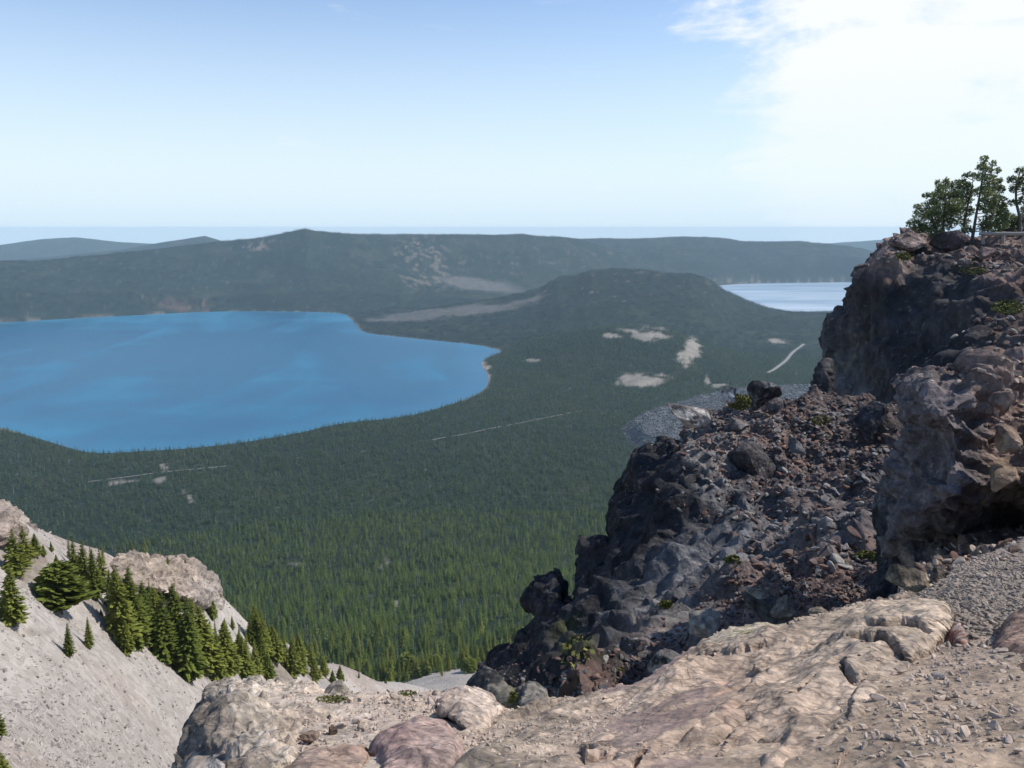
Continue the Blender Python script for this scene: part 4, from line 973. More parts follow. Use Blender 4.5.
fg('boulder', [(176, 1000), (178, 770), (183, 748), (191, 732), (203, 714), (218, 698), (236, 688), (262, 683), (296, 685), (316, 690), (330, 700), (334, 716), (322, 735), (300, 756), (284, 776), (280, 1000)],
   [(180, 1000, 2.3), (280, 1000, 1.9), (182, 760, 4.2), (200, 725, 4.5), (220, 705, 4.7), (250, 690, 5.0), (300, 690, 5.1), (325, 705, 4.65), (250, 720, 3.95), (230, 750, 3.5), (270, 755, 3.4), (300, 735, 3.9), (220, 780, 3.1), (270, 780, 3.1)],
   'large pale lichen-mottled boulder bulging at the left end of the foreground rocks', [(240, 740, 24, (.33, .29, .25)), (205, 740, 16, (.15, .125, .11)), (215, 715, 12, (.20, .17, .145)), (235, 725, 6, (.14, .115, .10)), (258, 752, 7, (.17, .14, .12)), (260, 700, 20, (.44, .39, .34)), (300, 700, 20, (.47, .40, .34)), (270, 745, 16, (.40, .36, .32)), (230, 765, 14, (.24, .20, .18)), (290, 730, 14, (.44, .36, .30))], thick=1.2, edge=(16, .35),
   disp=[(.6, .09, .08, (1, 1, 1.3), (0, 25, 10), 71), (.2, .042, .038, (1, 1, 1.5), (0, 25, 10), 72), (.07, .013, .013, (1, 1, 1), (0, 0, 0), 73)], voxel=.012)
fg('boulder', [(368, 1000), (370, 775), (373, 760), (381, 744), (396, 730), (415, 722), (436, 720), (452, 727), (461, 745), (467, 768), (472, 1000)], [(370, 1000, 1.7), (470, 1000, 1.6), (375, 765, 2.95), (400, 732, 3.5), (435, 724, 3.6), (460, 750, 3.1), (420, 750, 2.95), (420, 768, 2.75)],
   'smooth purplish pink boulder at the bottom edge beside the tan ledge', [(420, 745, 40, (.33, .245, .225)), (440, 760, 12, (.40, .33, .30)), (395, 740, 9, (.20, .125, .12)), (430, 728, 9, (.31, .23, .21))], thick=.5, edge=(12, .16), disp=[(.45, .04, .05, (1, 1, 1), (0, 0, 0), 76), (.14, .006, .010, (1, 1, 1), (0, 0, 0), 77)])
fg('boulder', [(270, 1000), (278, 790), (290, 765), (304, 752), (330, 744), (355, 742), (368, 750), (373, 766), (372, 1000)], [(275, 1000, 1.9), (370, 1000, 1.8), (285, 772, 3.1), (330, 747, 3.45), (365, 752, 3.3), (330, 768, 2.95)],
   'low brownish pink boulder left of the purplish one at the bottom edge', [(330, 765, 30, (.36, .27, .225)), (360, 752, 10, (.26, .18, .155)), (300, 760, 10, (.33, .25, .21))], thick=.5, edge=(12, .14), disp=[(.4, .04, .05, (1, 1, 1), (0, 0, 0), 78), (.14, .006, .010, (1, 1, 1), (0, 0, 0), 79)])
fg('boulder', [(428, 705), (434, 693), (448, 688), (470, 687), (488, 694), (500, 708), (499, 720), (484, 735), (470, 736), (456, 722), (440, 714)], [(430, 704, 4.8), (465, 689, 5.0), (498, 715, 4.7), (475, 732, 4.1), (465, 708, 4.4)],
   'pale cream angular boulder just in front of the black pyramid-shaped rock', [(465, 705, 30, (.46, .39, .34)), (447, 700, 8, (.40, .29, .23)), (485, 715, 9, (.42, .34, .30))], thick=.5, edge=(8, .12), disp=[(.3, .04, .045, (1, 1, 1), (0, 0, 0), 81), (.1, .008, .010, (1, 1, 1), (0, 0, 0), 82)])
fg('rock', [(460, 700), (462, 690), (467, 682), (475, 671), (482, 663), (490, 668), (499, 680), (510, 692), (522, 702), (530, 715), (505, 722), (480, 712)], [(462, 695, 7.6), (483, 664, 7.5), (484, 690, 6.7), (500, 700, 6.6), (525, 712, 6.6)],
   'black pyramid-shaped rock on the brink between pale boulders and forest', [(472, 688, 18, (.03, .03, .034)), (510, 704, 10, (.20, .18, .15)), (497, 688, 6, (.24, .22, .19)), (512, 697, 5, (.18, .19, .07))], thick=.8, edge=(3, .1), chaikin=0, disp=[(.5, .05, .06, (1, 1, 1), (0, 0, 0), 83), (.15, .016, .018, (1, 1, 1), (0, 0, 0), 84)], mat=NEARROCK)
fg('rock', [(512, 706), (512, 696), (517, 686), (526, 681), (536, 684), (545, 690), (546, 702), (538, 710)], [(514, 700, 6.6), (528, 684, 6.7), (544, 695, 6.6), (530, 705, 6.2)],
   'rounded grey split rock right behind the black pyramid-shaped rock', [(528, 695, 30, (.20, .185, .165))], thick=.4, edge=(5, .15), disp=[(.2, .03, .04, (1, 1, 1), (0, 0, 0), 85)], mat=NEARROCK)
fg('rock', [(322, 695), (328, 686), (337, 679), (347, 688), (358, 694), (352, 700), (330, 702)], [(325, 694, 5.4), (338, 681, 5.5), (355, 696, 5.4), (340, 698, 5.1)], 'small pointed grey rock with moss at the far edge of the sandy hollow', [(338, 690, 30, (.25, .22, .20)), (345, 697, 5, (.18, .18, .07))], thick=.3, edge=(4, .1), disp=[(.15, .02, .03, (1, 1, 1), (0, 0, 0), 86)])
fg('boulder', [(984, 668), (987, 655), (996, 640), (1006, 627), (1016, 617), (1030, 606), (1080, 600), (1100, 690), (1030, 690), (1000, 676)], [(987, 662, 4.4), (1012, 622, 5.1), (1060, 605, 5.3), (1010, 650, 4.45), (1010, 672, 4.05), (1060, 680, 3.9)],
   'brown angular boulder cut by the right edge of the photo beside the path', [(1010, 650, 30, (.22, .15, .125)), (1010, 630, 9, (.32, .23, .19)), (1005, 668, 8, (.13, .085, .07))], thick=.5, edge=(7, .14), disp=[(.4, .025, .03, (1, 1, 1), (0, 0, 0), 87), (.12, .004, .006, (1, 1, 1), (0, 0, 0), 88)])
fg('stone', [(946, 642), (947, 630), (953, 621), (961, 620), (966, 630), (972, 648), (975, 654), (962, 650), (952, 646)], [(948, 640, 4.9), (958, 622, 5.1), (970, 650, 4.7), (957, 640, 4.75)], 'upright dark red stone with a pale edge standing beside the ledge', [(955, 638, 6, (.16, .06, .045)), (966, 640, 5, (.38, .29, .25)), (962, 624, 5, (.36, .28, .25))], thick=.12, edge=(3, .05), voxel=.009, fb=[(.06, .004, 3, False, 90)], disp=[(.1, .002, .003, (1, 1, 1), (0, 0, 0), 89)])

# ================================================================ LOOSE BLOCKS, RUBBLE
import bmesh
def ico(sub):
    bm = bmesh.new(); bmesh.ops.create_icosphere(bm, subdivisions=sub, radius=1)
    V = np.array([v.co[:] for v in bm.verts]); Fq = np.array([[v.index for v in f.verts] for f in bm.faces]); bm.free(); return V, Fq
ICO = {k: ico(k) for k in (2, 3, 5)}
def cutrock(seed, sub=2, planes=11, noise=.05):
    g_ = np.random.default_rng(seed); V, Fq = ICO[sub]; V = V.copy()
    for _ in range(planes):
        n = g_.normal(size=3); n /= np.linalg.norm(n); d = g_.uniform(.36, .74)
        k = V @ n - d; m = k > 0; V[m] -= k[m][:, None] * n * g_.uniform(.85, 1)
    V = V / np.abs(V).max(0)
    if noise: V = V * (1 + noise * fbm(V * 2.2 + seed, 4, seed)[:, None])
    return V, Fq
def block(px, py, w, h, r, label, tone, mat, seed, cat='rock', name='boulder', rot=None, depth=1.0, second=None, noise=.09, planes=9, group=None):
    p = P(px, py, r); mp_ = m_per_px(p, py); a, b = w * mp_ / 2, h * mp_ / 2; d = (a + b) / 2 * depth
    V, Fq = cutrock(seed, 5, planes + 4, noise); V = V * (a, d, b)
    if rot: V = V @ rotm(*rot).T
    # fine fracture
    s = max(a, b); f1, f2, hid, vec = worley(V / (s * .35) + seed, seed); V = V * (1 + (.05 * (hid - .5) - .03 * np.exp(-((f2 - f1) / .07) ** 2))[:, None])
    me = mesh_np(name, V, Fq)
    n1_ = fbm(V / (s * .3) + seed, 4, seed + 1); c = np.array(tone)[None] * (1 + .45 * n1_[:, None])
    if second is not None: c = c + (np.array(second) - c) * sst(.0, .25, n1_ + .25 * V[:, 2] / b)[:, None]
    vcol(me, 'tone', np.clip(c, .01, .8)); me.materials.append(mat)
    o = link(name, me, None, None, tuple(p)); tag(o, label, cat, group); return o
BLOCKS = [
    (728, 394, 15, 18, 45.5, 'small white boulder on the ridge crest left of the green bush', (.50, .48, .46), MIDROCK, 1, (0, 10, 0), (.12, .12, .12)),
    (762, 394, 38, 34, 48.5, 'dark pointed knob of rock on the ridge crest right of the green bush', DK2, MIDROCK, 2, (0, -12, 0), GREY),
    (776, 404, 20, 18, 48.0, 'smaller grey block leaning on the right side of the dark knob on the ridge crest', (.14, .12, .12), MIDROCK, 3, (0, 20, 0), None),
    (685, 412, 46, 26, 43.6, 'pale overhanging slab jutting left from the top of the ridge', (.46, .43, .40), MIDROCK, 4, (0, 14, 0), (.20, .18, .17)),
    (707, 462, 10, 24, 41.5, 'narrow pale upright stone on the rubble below the pale overhanging slab', (.30, .28, .28), MIDROCK, 5, (0, 5, 0), None),
    (756, 468, 58, 46, 41.0, 'big dark smooth boulder in the middle of the rubble slope', (.065, .06, .065), MIDROCK, 6, (0, 8, 0), (.10, .095, .095)),
    (867, 420, 42, 40, 47, 'dark bluish boulder at the foot of the tall cliff', (.07, .072, .085), MIDROCK, 7, (0, -10, 0), None),
    (811, 512, 20, 30, 33, 'light blue-grey leaning block, upper of two in the rubble slope', (.24, .24, .26), MIDROCK, 8, (0, -20, 0), None),
    (826, 527, 26, 22, 32, 'brown grey wedge just right of the light blue-grey leaning block', (.13, .115, .115), MIDROCK, 9, (0, 30, 0), None),
    (795, 445, 18, 16, 43, 'grey block on the rust rubble right of the big dark smooth boulder', GREY, MIDROCK, 10, None, None),
    (738, 425, 24, 14, 46, 'flat grey slab lying just below the green bush on the ridge', (.22, .20, .20), MIDROCK, 12, None, None),
    (845, 545, 46, 20, 27, 'long pale lavender slab lying in the gully above the rust scree', (.23, .21, .215), MIDROCK, 13, (0, -14, 0), None),
    (714, 590, 26, 46, 22, 'tall blue-grey slab face in the lower ridge above the pale foreground slab', (.20, .205, .225), MIDROCK, 14, (0, 18, 0), None),
    (676, 600, 24, 34, 22, 'dark seamed block left of the tall blue-grey slab face', (.13, .13, .145), MIDROCK, 15, (0, -10, 0), None),
    (768, 608, 46, 28, 12.5, 'dark grey block with a light slab on top behind the tan ledge', (.09, .088, .088), NEARROCK, 16, (0, 8, 0), None),
    (757, 592, 26, 8, 12.4, 'light slab lying on top of the dark grey block', (.24, .22, .19), NEARROCK, 17, (0, 8, 0), None),
    (786, 610, 22, 22, 11.5, 'brown block with a pale edge right of the dark grey block', (.15, .12, .10), NEARROCK, 18, (0, 30, 0), (.24, .21, .18)),
    (706, 626, 34, 32, 11, 'cream edged curved rock above the left part of the flat pale slab', (.22, .21, .20), NEARROCK, 19, (0, -25, 0), (.36, .32, .28)),
    (822, 613, 22, 13, 9, 'small rounded tan stone, left of two behind the top of the tan ledge', (.31, .26, .21), NEARROCK, 20, None, None),
    (846, 611, 20, 10, 8.6, 'small flattish tan stone, right of two behind the top of the tan ledge', (.29, .24, .20), NEARROCK, 21, None, None),
    (910, 580, 34, 30, 8.2, 'knobbly yellowish tan rock at the foot of the dark overhanging outcrop', (.27, .22, .16), NEARROCK, 22, (0, 0, 20), (.13, .11, .09)),
    (940, 577, 24, 26, 8.4, 'hollowed tan rock between the knobbly rock and the gravel', (.25, .20, .155), NEARROCK, 23, None, (.10, .08, .07)),
    (925, 600, 30, 12, 7.2, 'low brown stone tucked against the top end of the tan ledge', (.22, .175, .14), NEARROCK, 24, None, None),
    (658, 666, 18, 30, 7.5, 'black stone with a pale side standing left of the flat pale slab', (.045, .045, .05), NEARROCK, 25, (0, 20, 0), (.2, .19, .18)),
    (673, 658, 20, 18, 8.0, 'rough grey stone between the black stone and the flat pale slab', (.17, .16, .15), NEARROCK, 26, None, None),
    (572, 690, 24, 11, 11, 'small cream stone on the rusty rubble at the foot of the black ridge', (.34, .31, .28), NEARROCK, 27, (0, 15, 0), None),
    (596, 642, 7, 14, 20, 'narrow white stone standing right of the large moss patch', (.30, .30, .32), MIDROCK, 28, (0, 8, 0), DK2),
    (859, 272, 18, 17, 78.5, 'round knob sticking out from the left edge of the tall cliff, upper of two', (.12, .105, .105), FARROCK, 29, None, (.2, .16, .15)),
    (850, 289, 11, 7, 79, 'small lower knob sticking out from the left edge of the tall cliff', (.10, .09, .09), FARROCK, 30, None, None),
    (906, 245, 38, 22, 83, 'rounded pinkish boulder on the left end of the cliff top', (.30, .23, .205), FARROCK, 31, None, (.2, .15, .14)),
    (950, 237, 40, 28, 84, 'dark knob of rock under the bushy leftmost pine on the cliff top', (.075, .06, .065), FARROCK, 32, None, (.12, .1, .1)),
    (1008, 238, 15, 18, 90, 'dark upright rock between the two lengths of rail on the cliff top', (.085, .07, .07), FARROCK, 33, None, None),
    (984, 254, 22, 14, 79, 'brown boulder on the cliff top just below the tall pine', (.20, .15, .14), FARROCK, 34, None, None),
    (215, 766, 18, 14, 3.25, 'small clean white stone in front of the large mottled boulder at the bottom edge', (.55, .50, .46), NEARROCK, 35, None, None),
    (332, 731, 9, 16, 4.1, 'small dark brown upright stone in the middle of the sandy hollow', (.16, .11, .09), NEARROCK, 36, (0, 10, 0), None),
    (310, 738, 16, 10, 3.9, 'tan stone left of the dark brown upright stone in the sandy hollow', (.36, .26, .20), NEARROCK, 37, None, None),
    (292, 752, 14, 9, 3.6, 'orange tan pebble cluster stone between mottled boulder and low pink boulder', (.36, .25, .18), NEARROCK, 38, None, None),
    (1001, 400, 24, 26, 11.6, 'blocky pink stone wedged in the top right of the overhanging outcrop', (.25, .18, .15), NEARROCK, 39, (0, 15, 0), None),
    (1006, 440, 26, 30, 11.4, 'pale rounded stone wedged in the lit right side of the overhanging outcrop', (.30, .23, .18), NEARROCK, 40, None, (.27, .19, .14)),
    (1002, 478, 34, 24, 11.1, 'cream orange stone bulging above the dark hollow of the outcrop', (.33, .24, .17), NEARROCK, 41, (0, -15, 0), None),
    (1004, 376, 34, 16, 12.6, 'dark cap stone on the right of the overhanging outcrop', (.07, .065, .07), NEARROCK, 42, None, None),
]
for (px, py, w, h, r, lab, tone, mat, sd_, rot, sec) in BLOCKS:
    block(px, py, w, h, r, lab, tone, mat, 900 + sd_, rot=rot, second=sec, name='boulder' if min(w, h) * r > 300 else 'stone', cat='rock')

def rubble_mat(name, a, b, c, bd=.05):
    m = M(name, .92, .2); rnd = m.randobj()
    col_ = m.ramp(rnd, [(0, a), (.35, b), (.7, c), (1, a)])
    col_ = m.mix(m.rng(m.noise(1.5, 5), .3, .7), m.mix(1.0, col_, (.7, .7, .7), 'MULTIPLY'), m.mix(1.0, col_, (1.35, 1.33, 1.3), 'MULTIPLY'))
    return m.done(col_, m.bump(m.noise(3, 6, .7), .7, bd))
def rubble_kinds(name, mats, n=7, sub=2):
    out = []
    for k in range(n):
        for j, mt in enumerate(mats):
            V, Fq = cutrock(700 + k + 10 * j, sub, 10, .05); V = V * (1, .55 + .08 * (k % 4), .35 + .1 * (k % 3))
            me = mesh_np('stone', V, Fq); me.materials.append(mt); out.append(me)
    return hidden_coll(name, out)
def surface_points(o, n, seed, dens, minz=.2):
    g_ = np.random.default_rng(seed); me = o.data; V = get_co(me); k = len(me.polygons)
    ar = np.empty(k, np.float32); me.polygons.foreach_get('area', ar); no = np.empty(k * 3, np.float32); me.polygons.foreach_get('normal', no); no = no.reshape(-1, 3)
    ce = np.empty(k * 3, np.float32); me.polygons.foreach_get('center', ce); ce = ce.reshape(-1, 3).astype(float)
    u, v = to_px(ce); w = ar * dens(u, v, ce) * (no[:, 2] > minz); cs = np.cumsum(w); idx = np.searchsorted(cs, g_.uniform(0, cs[-1], n))
    return ce[idx] + g_.uniform(-.3, .3, (n, 3)) * np.sqrt(ar[idx])[:, None], g_
def blobs(lst):
    return lambda u, v, c: np.clip(sum(wt * np.exp(-(((u - a) / w) ** 2 + ((v - b) / h) ** 2)) for a, b, w, h, wt in lst), 0, 3)
R_RED = rubble_mat('rust_rubble', (.10, .065, .055), (.20, .125, .10), (.16, .125, .115)); R_GREY = rubble_mat('grey_rubble', (.07, .07, .075), (.15, .145, .145), (.28, .26, .24))
R_PALE = rubble_mat('pale_rubble', (.36, .29, .235), (.46, .38, .31), (.33, .27, .235), .002); R_GRAV = rubble_mat('gravel_stones', (.20, .17, .145), (.30, .255, .215), (.25, .21, .175), .004); R_SCR = rubble_mat('scree_stones', (.29, .265, .25), (.38, .35, .325), (.22, .20, .19))
def scatter_on(o, n, seed, dens, smin, smax, coll, name, minz=.2, sink=.15, power=2.5):
    X, g_ = surface_points(o, n, seed, dens, minz); s = smin + (smax - smin) * g_.uniform(0, 1, n) ** power
    X[:, 2] += s * (.3 - sink)
    t = instancer(name, X, np.stack([s * g_.uniform(.8, 1.2, n), s * g_.uniform(.7, 1.1, n), s], -1), coll, tilt=g_.uniform(-.6, .6, (n, 2)), seed=seed)
    return tag(t, kind='stuff')
c_ridge = rubble_kinds('ridge_kinds', [R_RED, R_GREY])
scatter_on(ridge, 11000, 1, blobs([(740, 420, 50, 25, 1), (820, 430, 60, 30, 1.3), (770, 470, 60, 40, .8), (840, 480, 40, 40, .8), (790, 540, 60, 30, .35), (850, 560, 50, 20, 1), (720, 460, 25, 40, .35), (700, 430, 25, 20, .5)]), .05, .26, c_ridge, 'rubble')
scatter_on(ridge, 26000, 2, blobs([(820, 590, 60, 20, 1), (760, 600, 50, 20, .7), (600, 690, 70, 16, 1.2), (640, 668, 30, 14, 1), (690, 650, 40, 15, .8), (560, 705, 30, 8, .7), (870, 600, 40, 20, 1)]), .02, .10, rubble_kinds('rust_kinds', [R_RED, R_RED, R_GREY], 5), 'rubble')
scatter_on(cliff, 1100, 3, blobs([(1000, 258, 40, 12, 1), (905, 250, 20, 8, 1), (1010, 330, 30, 20, .5)]), .12, .5, c_ridge, 'rubble')
scatter_on(outcrop, 2600, 4, blobs([(970, 575, 50, 20, 1.5), (1010, 400, 20, 40, .6), (960, 378, 40, 8, .5), (1060, 560, 60, 30, 1)]), .015, .09, rubble_kinds('outcrop_kinds', [R_PALE, R_RED], 4), 'rubble')
c_soil = rubble_kinds('soil_kinds', [R_PALE], 8)
scatter_on(soil, 6500, 5, blobs([(990, 592, 46, 26, 2), (960, 625, 30, 20, .5)]), .008, .035, rubble_kinds('gravel_kinds', [R_GRAV], 6), 'gravel')
scatter_on(soil, 9000, 6, blobs([(950, 700, 70, 60, .6), (420, 702, 40, 12, 1.5), (330, 720, 50, 20, .7), (470, 742, 20, 14, 1.2), (540, 725, 60, 14, .7), (900, 740, 80, 40, .4), (975, 565, 30, 14, 1.5), (300, 745, 20, 14, 1)]), .004, .022, c_soil, 'gravel', power=3.5)
scatter_on(soil, 420, 7, blobs([(950, 690, 70, 60, .3), (415, 702, 40, 10, 1.5), (330, 725, 50, 18, .5), (470, 742, 20, 12, 1), (975, 565, 30, 14, 1.2)]), .012, .05, c_soil, 'gravel')
for o_, n_, s_ in [(x, 500, 8 + i) for i, x in enumerate([q for q in C.objects if q.name.startswith('rock_ledge')])]:
    scatter_on(o_, 1500, s_, blobs([(540, 740, 50, 20, 1), (600, 715, 30, 14, 1), (880, 660, 20, 20, .4), (640, 760, 30, 20, .5)]), .003, .016, c_soil, 'gravel', power=3)
# scree of the near flank
g_ = np.random.default_rng(55); n = 60000
r_ = 62 * (400 / 62) ** g_.uniform(0, 1, n); u_ = g_.uniform(-60, 500, n); a_ = bear(u_, 690)[0]
x_, y_ = r_ * np.sin(a_), r_ * np.cos(a_); z_, _, _ = terrain(x_, y_)
dn = fbm2(x_, y_, 1 / 13, 3, 61); kp = g_.uniform(0, 1, n) < .45 + 1.1 * dn
X_ = np.stack([x_, y_, z_], -1)[kp]; n = len(X_); s = (.05 + .26 * g_.uniform(0, 1, n) ** 4) * (1 + np.hypot(X_[:, 0], X_[:, 1]) / 260); X_[:, 2] += .05 * s
g2_ = np.random.default_rng(77); n2 = 60000; r2 = np.sqrt(g2_.uniform(1750 ** 2, 2500 ** 2, n2)); a2 = g2_.uniform(bear(600, 420)[0], bear(880, 420)[0], n2); x2, y2 = r2 * np.sin(a2), r2 * np.cos(a2)
zz, _, so = terrain(x2, y2); k2 = so < 2
X2 = np.stack([x2, y2, zz], -1)[k2]; R_OBS = rubble_mat('glass_lava', (.085, .088, .094), (.10, .105, .112), (.12, .124, .13))
tag(instancer('lava_blocks', X2, 1.0 + 3.5 * g2_.uniform(0, 1, len(X2)) ** 2, rubble_kinds('lava_kinds', [R_OBS], 6), tilt=g2_.uniform(-.8, .8, (len(X2), 2)), seed=12), kind='stuff')
tag(instancer('scree', X_, s, rubble_kinds('scree_kinds', [R_SCR], 8), tilt=g_.uniform(-.5, .5, (n, 2)), seed=9), kind='stuff')

# ---- outcrops on the left flank
OUTR = rock_mat('pale_outcrop', .5, .5, .3)
for poly, ctrl, lab, tones in [
    ([(108, 566), (122, 557), (140, 555), (165, 557), (192, 560), (210, 571), (220, 585), (223, 600), (216, 610), (200, 603), (180, 596), (150, 588), (122, 584)], [(110, 565, 141), (140, 556, 156), (165, 558, 168), (195, 562, 178), (215, 580, 182), (222, 600, 179), (205, 600, 164), (180, 592, 156), (150, 586, 146), (125, 580, 138)],
     'pinkish pale rock outcrop dotted with seedlings behind the band of firs', [(140, 568, 20, (.38, .315, .26)), (185, 570, 10, (.36, .29, .24)), (200, 590, 14, (.34, .30, .27)), (196, 578, 6, (.16, .13, .10)), (165, 580, 16, (.36, .30, .25))]),
    ([(-60, 480), (-20, 500), (0, 503), (14, 508), (28, 520), (32, 534), (24, 545), (8, 548), (-60, 545)], [(-60, 485, 126), (0, 505, 126), (28, 525, 126), (20, 542, 121), (-50, 540, 118), (0, 540, 119)],
     'small rocky outcrop at the upper left corner of the scree slope', [(0, 520, 16, (.30, .25, .22)), (15, 525, 8, (.20, .16, .14)), (22, 515, 5, (.36, .32, .28))])]:
    o = relief('rock_outcrop', poly, ctrl, 8, 1.2, .35, [(5, 1.1, .9, (1, 1, 1.6), (0, 10, 0), 91), (2, .5, .4, (1, 1, 1.3), (0, 0, 0), 92)], OUTR, tones, edge=(6, 1.5), fb=[(6, .6, 3, False, 93)])
    tag(o, lab, 'rock')

# ================================================================ GREENERY ON THE ROCKS
def moss_mat(name, a, b):
    m = M(name, .9, .1); return m.done(m.mix(m.rng(m.noise(4, 5), .35, .65), a, b))
MOSS = moss_mat('moss', (.09, .095, .035), (.18, .18, .06)); SHR = moss_mat('shrub_leaves', (.055, .075, .025), (.12, .14, .04)); MOSSD = moss_mat('dark_moss', (.07, .08, .022), (.13, .13, .035))
def cushion(name, px, py, w, h, r, label, mat, n, leaf, seed, cat='plant', flat=.45, host=None):
    g_ = np.random.default_rng(seed); p = P(px, py, r); k = m_per_px(p, py); a, c_ = w * k / 2, h * k / 2
    if host is not None:     # press it onto the surface it grows on
        V0 = get_co(host.data); uu, vv = to_px(V0); m = (((uu - px) / (w / 2 + 2)) ** 2 + ((vv - py) / (h / 2 + 2)) ** 2 < 1)
        W0, Nn0 = V0[m], get_no(host.data)[m]; dd = np.linalg.norm(W0, axis=1); ok = (W0 * Nn0).sum(1) < 0; W0, Nn0 = W0[ok], Nn0[ok]
        if len(W0) < 3: host = None
    V = []; Fq = []
    lob = g_.uniform(-.75, .75, (9, 2))
    for i in range(n):
        if host is not None:
            j = g_.integers(len(W0)); pt = W0[j] + Nn0[j] * g_.uniform(0, leaf * 1.2) + g_.normal(0, leaf * .5, 3); q = pt - p
            uu_, vv_ = to_px(pt[None]); 
            if ((uu_[0] - px) / (w / 2)) ** 2 + ((vv_[0] - py) / (h / 2)) ** 2 > g_.uniform(.4, 1.1): continue
        else:
            l = lob[i % 9]; d = g_.normal(size=3); d /= np.linalg.norm(d); q = np.array([l[0] * a * .8, l[1] * a * .5, 0]) + d * np.array([a * .42, a * .42, c_ * .9]) * g_.uniform(.6, 1); q[2] = max(q[2], -c_)
        e1 = g_.normal(size=3); e1 /= np.linalg.norm(e1); e2 = np.cross(e1, g_.normal(size=3)); e2 /= np.linalg.norm(e2) + 1e-9; b0 = len(V)
        V += [q - e1 * leaf, q + e2 * leaf * .6, q + e1 * leaf, q - e2 * leaf * .6]; Fq.append((b0, b0 + 1, b0 + 2, b0 + 3))
    o = link(name, mesh_np(name, np.array(V), np.array(Fq)), mat, None, tuple(p)); return tag(o, label, cat)
cushion('shrub', 740, 402, 26, 17, 46, 'bright yellow green bush on the crest of the lava ridge', MOSS, 2600, .07, 1)
for px, py, w, h, r, lab, mt in [(972, 270, 30, 9, 79, 'low green mat of plants near the cliff top below the pines', MOSS), (1008, 307, 36, 15, 68, 'larger green mat of plants on the stepped right side of the cliff', MOSS), (905, 256, 20, 8, 80, 'thin olive plants behind the pinkish boulder on the cliff top', MOSSD)]:
    cushion('mat_plant', px, py, w, h, r, lab, mt, 2600, .10, int(px), host=cliff)
for px, py, w, h, r, lab, mt in [(576, 652, 36, 34, 25, 'large olive moss patch low on the black face of the ridge', MOSS), (622, 672, 18, 9, 14, 'small yellow green moss patch on the rusty rubble below the ridge', MOSS), (733, 560, 16, 10, 27, 'small dark green tuft in the grey middle of the ridge', MOSSD), (866, 556, 26, 10, 24, 'dark green tuft at the head of the rusty gully', MOSSD),
                                 (820, 420, 22, 10, 49, 'faint green patch on the rust rubble near the cliff foot', MOSSD), (665, 604, 14, 8, 22, 'small green tuft on the lower grey face of the ridge', MOSSD), (700, 618, 8, 6, 18, 'tiny green tuft above the cream edged curved rock', MOSSD)]:
    cushion('moss_patch', px, py, w, h, r, lab, mt, 3500, .035 if r < 20 else .06, int(px), host=ridge)
slab = next(q for q in C.objects if q.name.startswith('rock_slab')); cushion('moss_patch', 757, 637, 34, 11, 5.6, 'bright green moss on the flat pale slab', MOSS, 5000, .008, 5, host=slab)
cushion('moss_patch', 333, 699, 34, 7, 4.8, 'thin green plants at the foot of the small pointed grey rock', MOSS, 1500, .010, 6, host=soil)
cushion('moss_patch', 408, 693, 20, 6, 5.0, 'thin dry green tuft at the far edge of the sandy ground', MOSSD, 900, .010, 7, host=soil)
cushion('moss_patch', 512, 697, 12, 12, 6.6, 'small moss spot on the right flank of the black pyramid-shaped rock', MOSSD, 700, .012, 8, host=next(q for q in C.objects if q.name == 'rock.001' or q.name == 'rock'))

# ---- wind-bent pines on the cliff top
def pine(base, stems, clumps, r, label, seed, cat='tree', name='pine_tree'):
    g_ = np.random.default_rng(seed); p0 = P(*base, r); root = bpy.data.objects.new(name, None); C.objects.link(root); root.location = tuple(p0); tag(root, label, cat)
    k = m_per_px(p0, base[1]); parts = []; nodes = []
    for st in stems:
        path = [P(a, b, r + c_) - p0 for a, b, c_ in st]; n_ = len(path); w0 = .17 if len(clumps) > 8 else .09
        parts.append(tube_np(path, np.linspace(w0, .03, n_), 7))
        for i in range(n_ - 1):
            for t in np.linspace(0, 1, 6): nodes.append(path[i] * (1 - t) + path[i + 1] * t)
    nodes = np.array(nodes); V = []; Fq = []
    for a, b, rx, ry in clumps:
        dz = g_.uniform(-1, 1) * rx * k * 2.2
        c_ = P(a, b, r + dz) - p0
        below = nodes[nodes[:, 2] <= c_[2] + .15]; src = below if len(below) else nodes
        s = src[np.argmin(np.linalg.norm(src - c_ + np.array([0, 0, .3]), axis=1))]
        mid = (s + c_) / 2 + np.array([0, 0, -.06]); parts.append(tube_np([s, mid, c_], [.05, .035, .015], 4))
        nt = int(rx * ry * 7) + 18
        for _ in range(nt):
            d = g_.normal(size=3); d /= np.linalg.norm(d); q = c_ + d * np.array([rx, rx, ry]) * k * g_.uniform(.15, 1.0) ** .6 * 1.25
            e1 = d * .6 + np.array([0, 0, .55]) + g_.normal(size=3) * .35; e1 /= np.linalg.norm(e1)
            L = g_.uniform(.13, .28)
            for _s in range(4):
                e = e1 + g_.normal(size=3) * .5; e /= np.linalg.norm(e); e2 = np.cross(e, g_.normal(size=3)); e2 /= np.linalg.norm(e2) + 1e-9; b0 = len(V)
                V += [q, q + e * L * .6 + e2 * .035, q + e * L, q + e * L * .6 - e2 * .035]; Fq.append((b0, b0 + 1, b0 + 2, b0 + 3))
    tv, tf = merge(parts); o = link('trunk', mesh_np('trunk', tv, tf, True), BARKP, root); o = link('crown', mesh_np('crown', np.array(V), np.array(Fq)), LEAF_P, root)
BARKP = bark_mat('pine_bark', (.13, .115, .115))
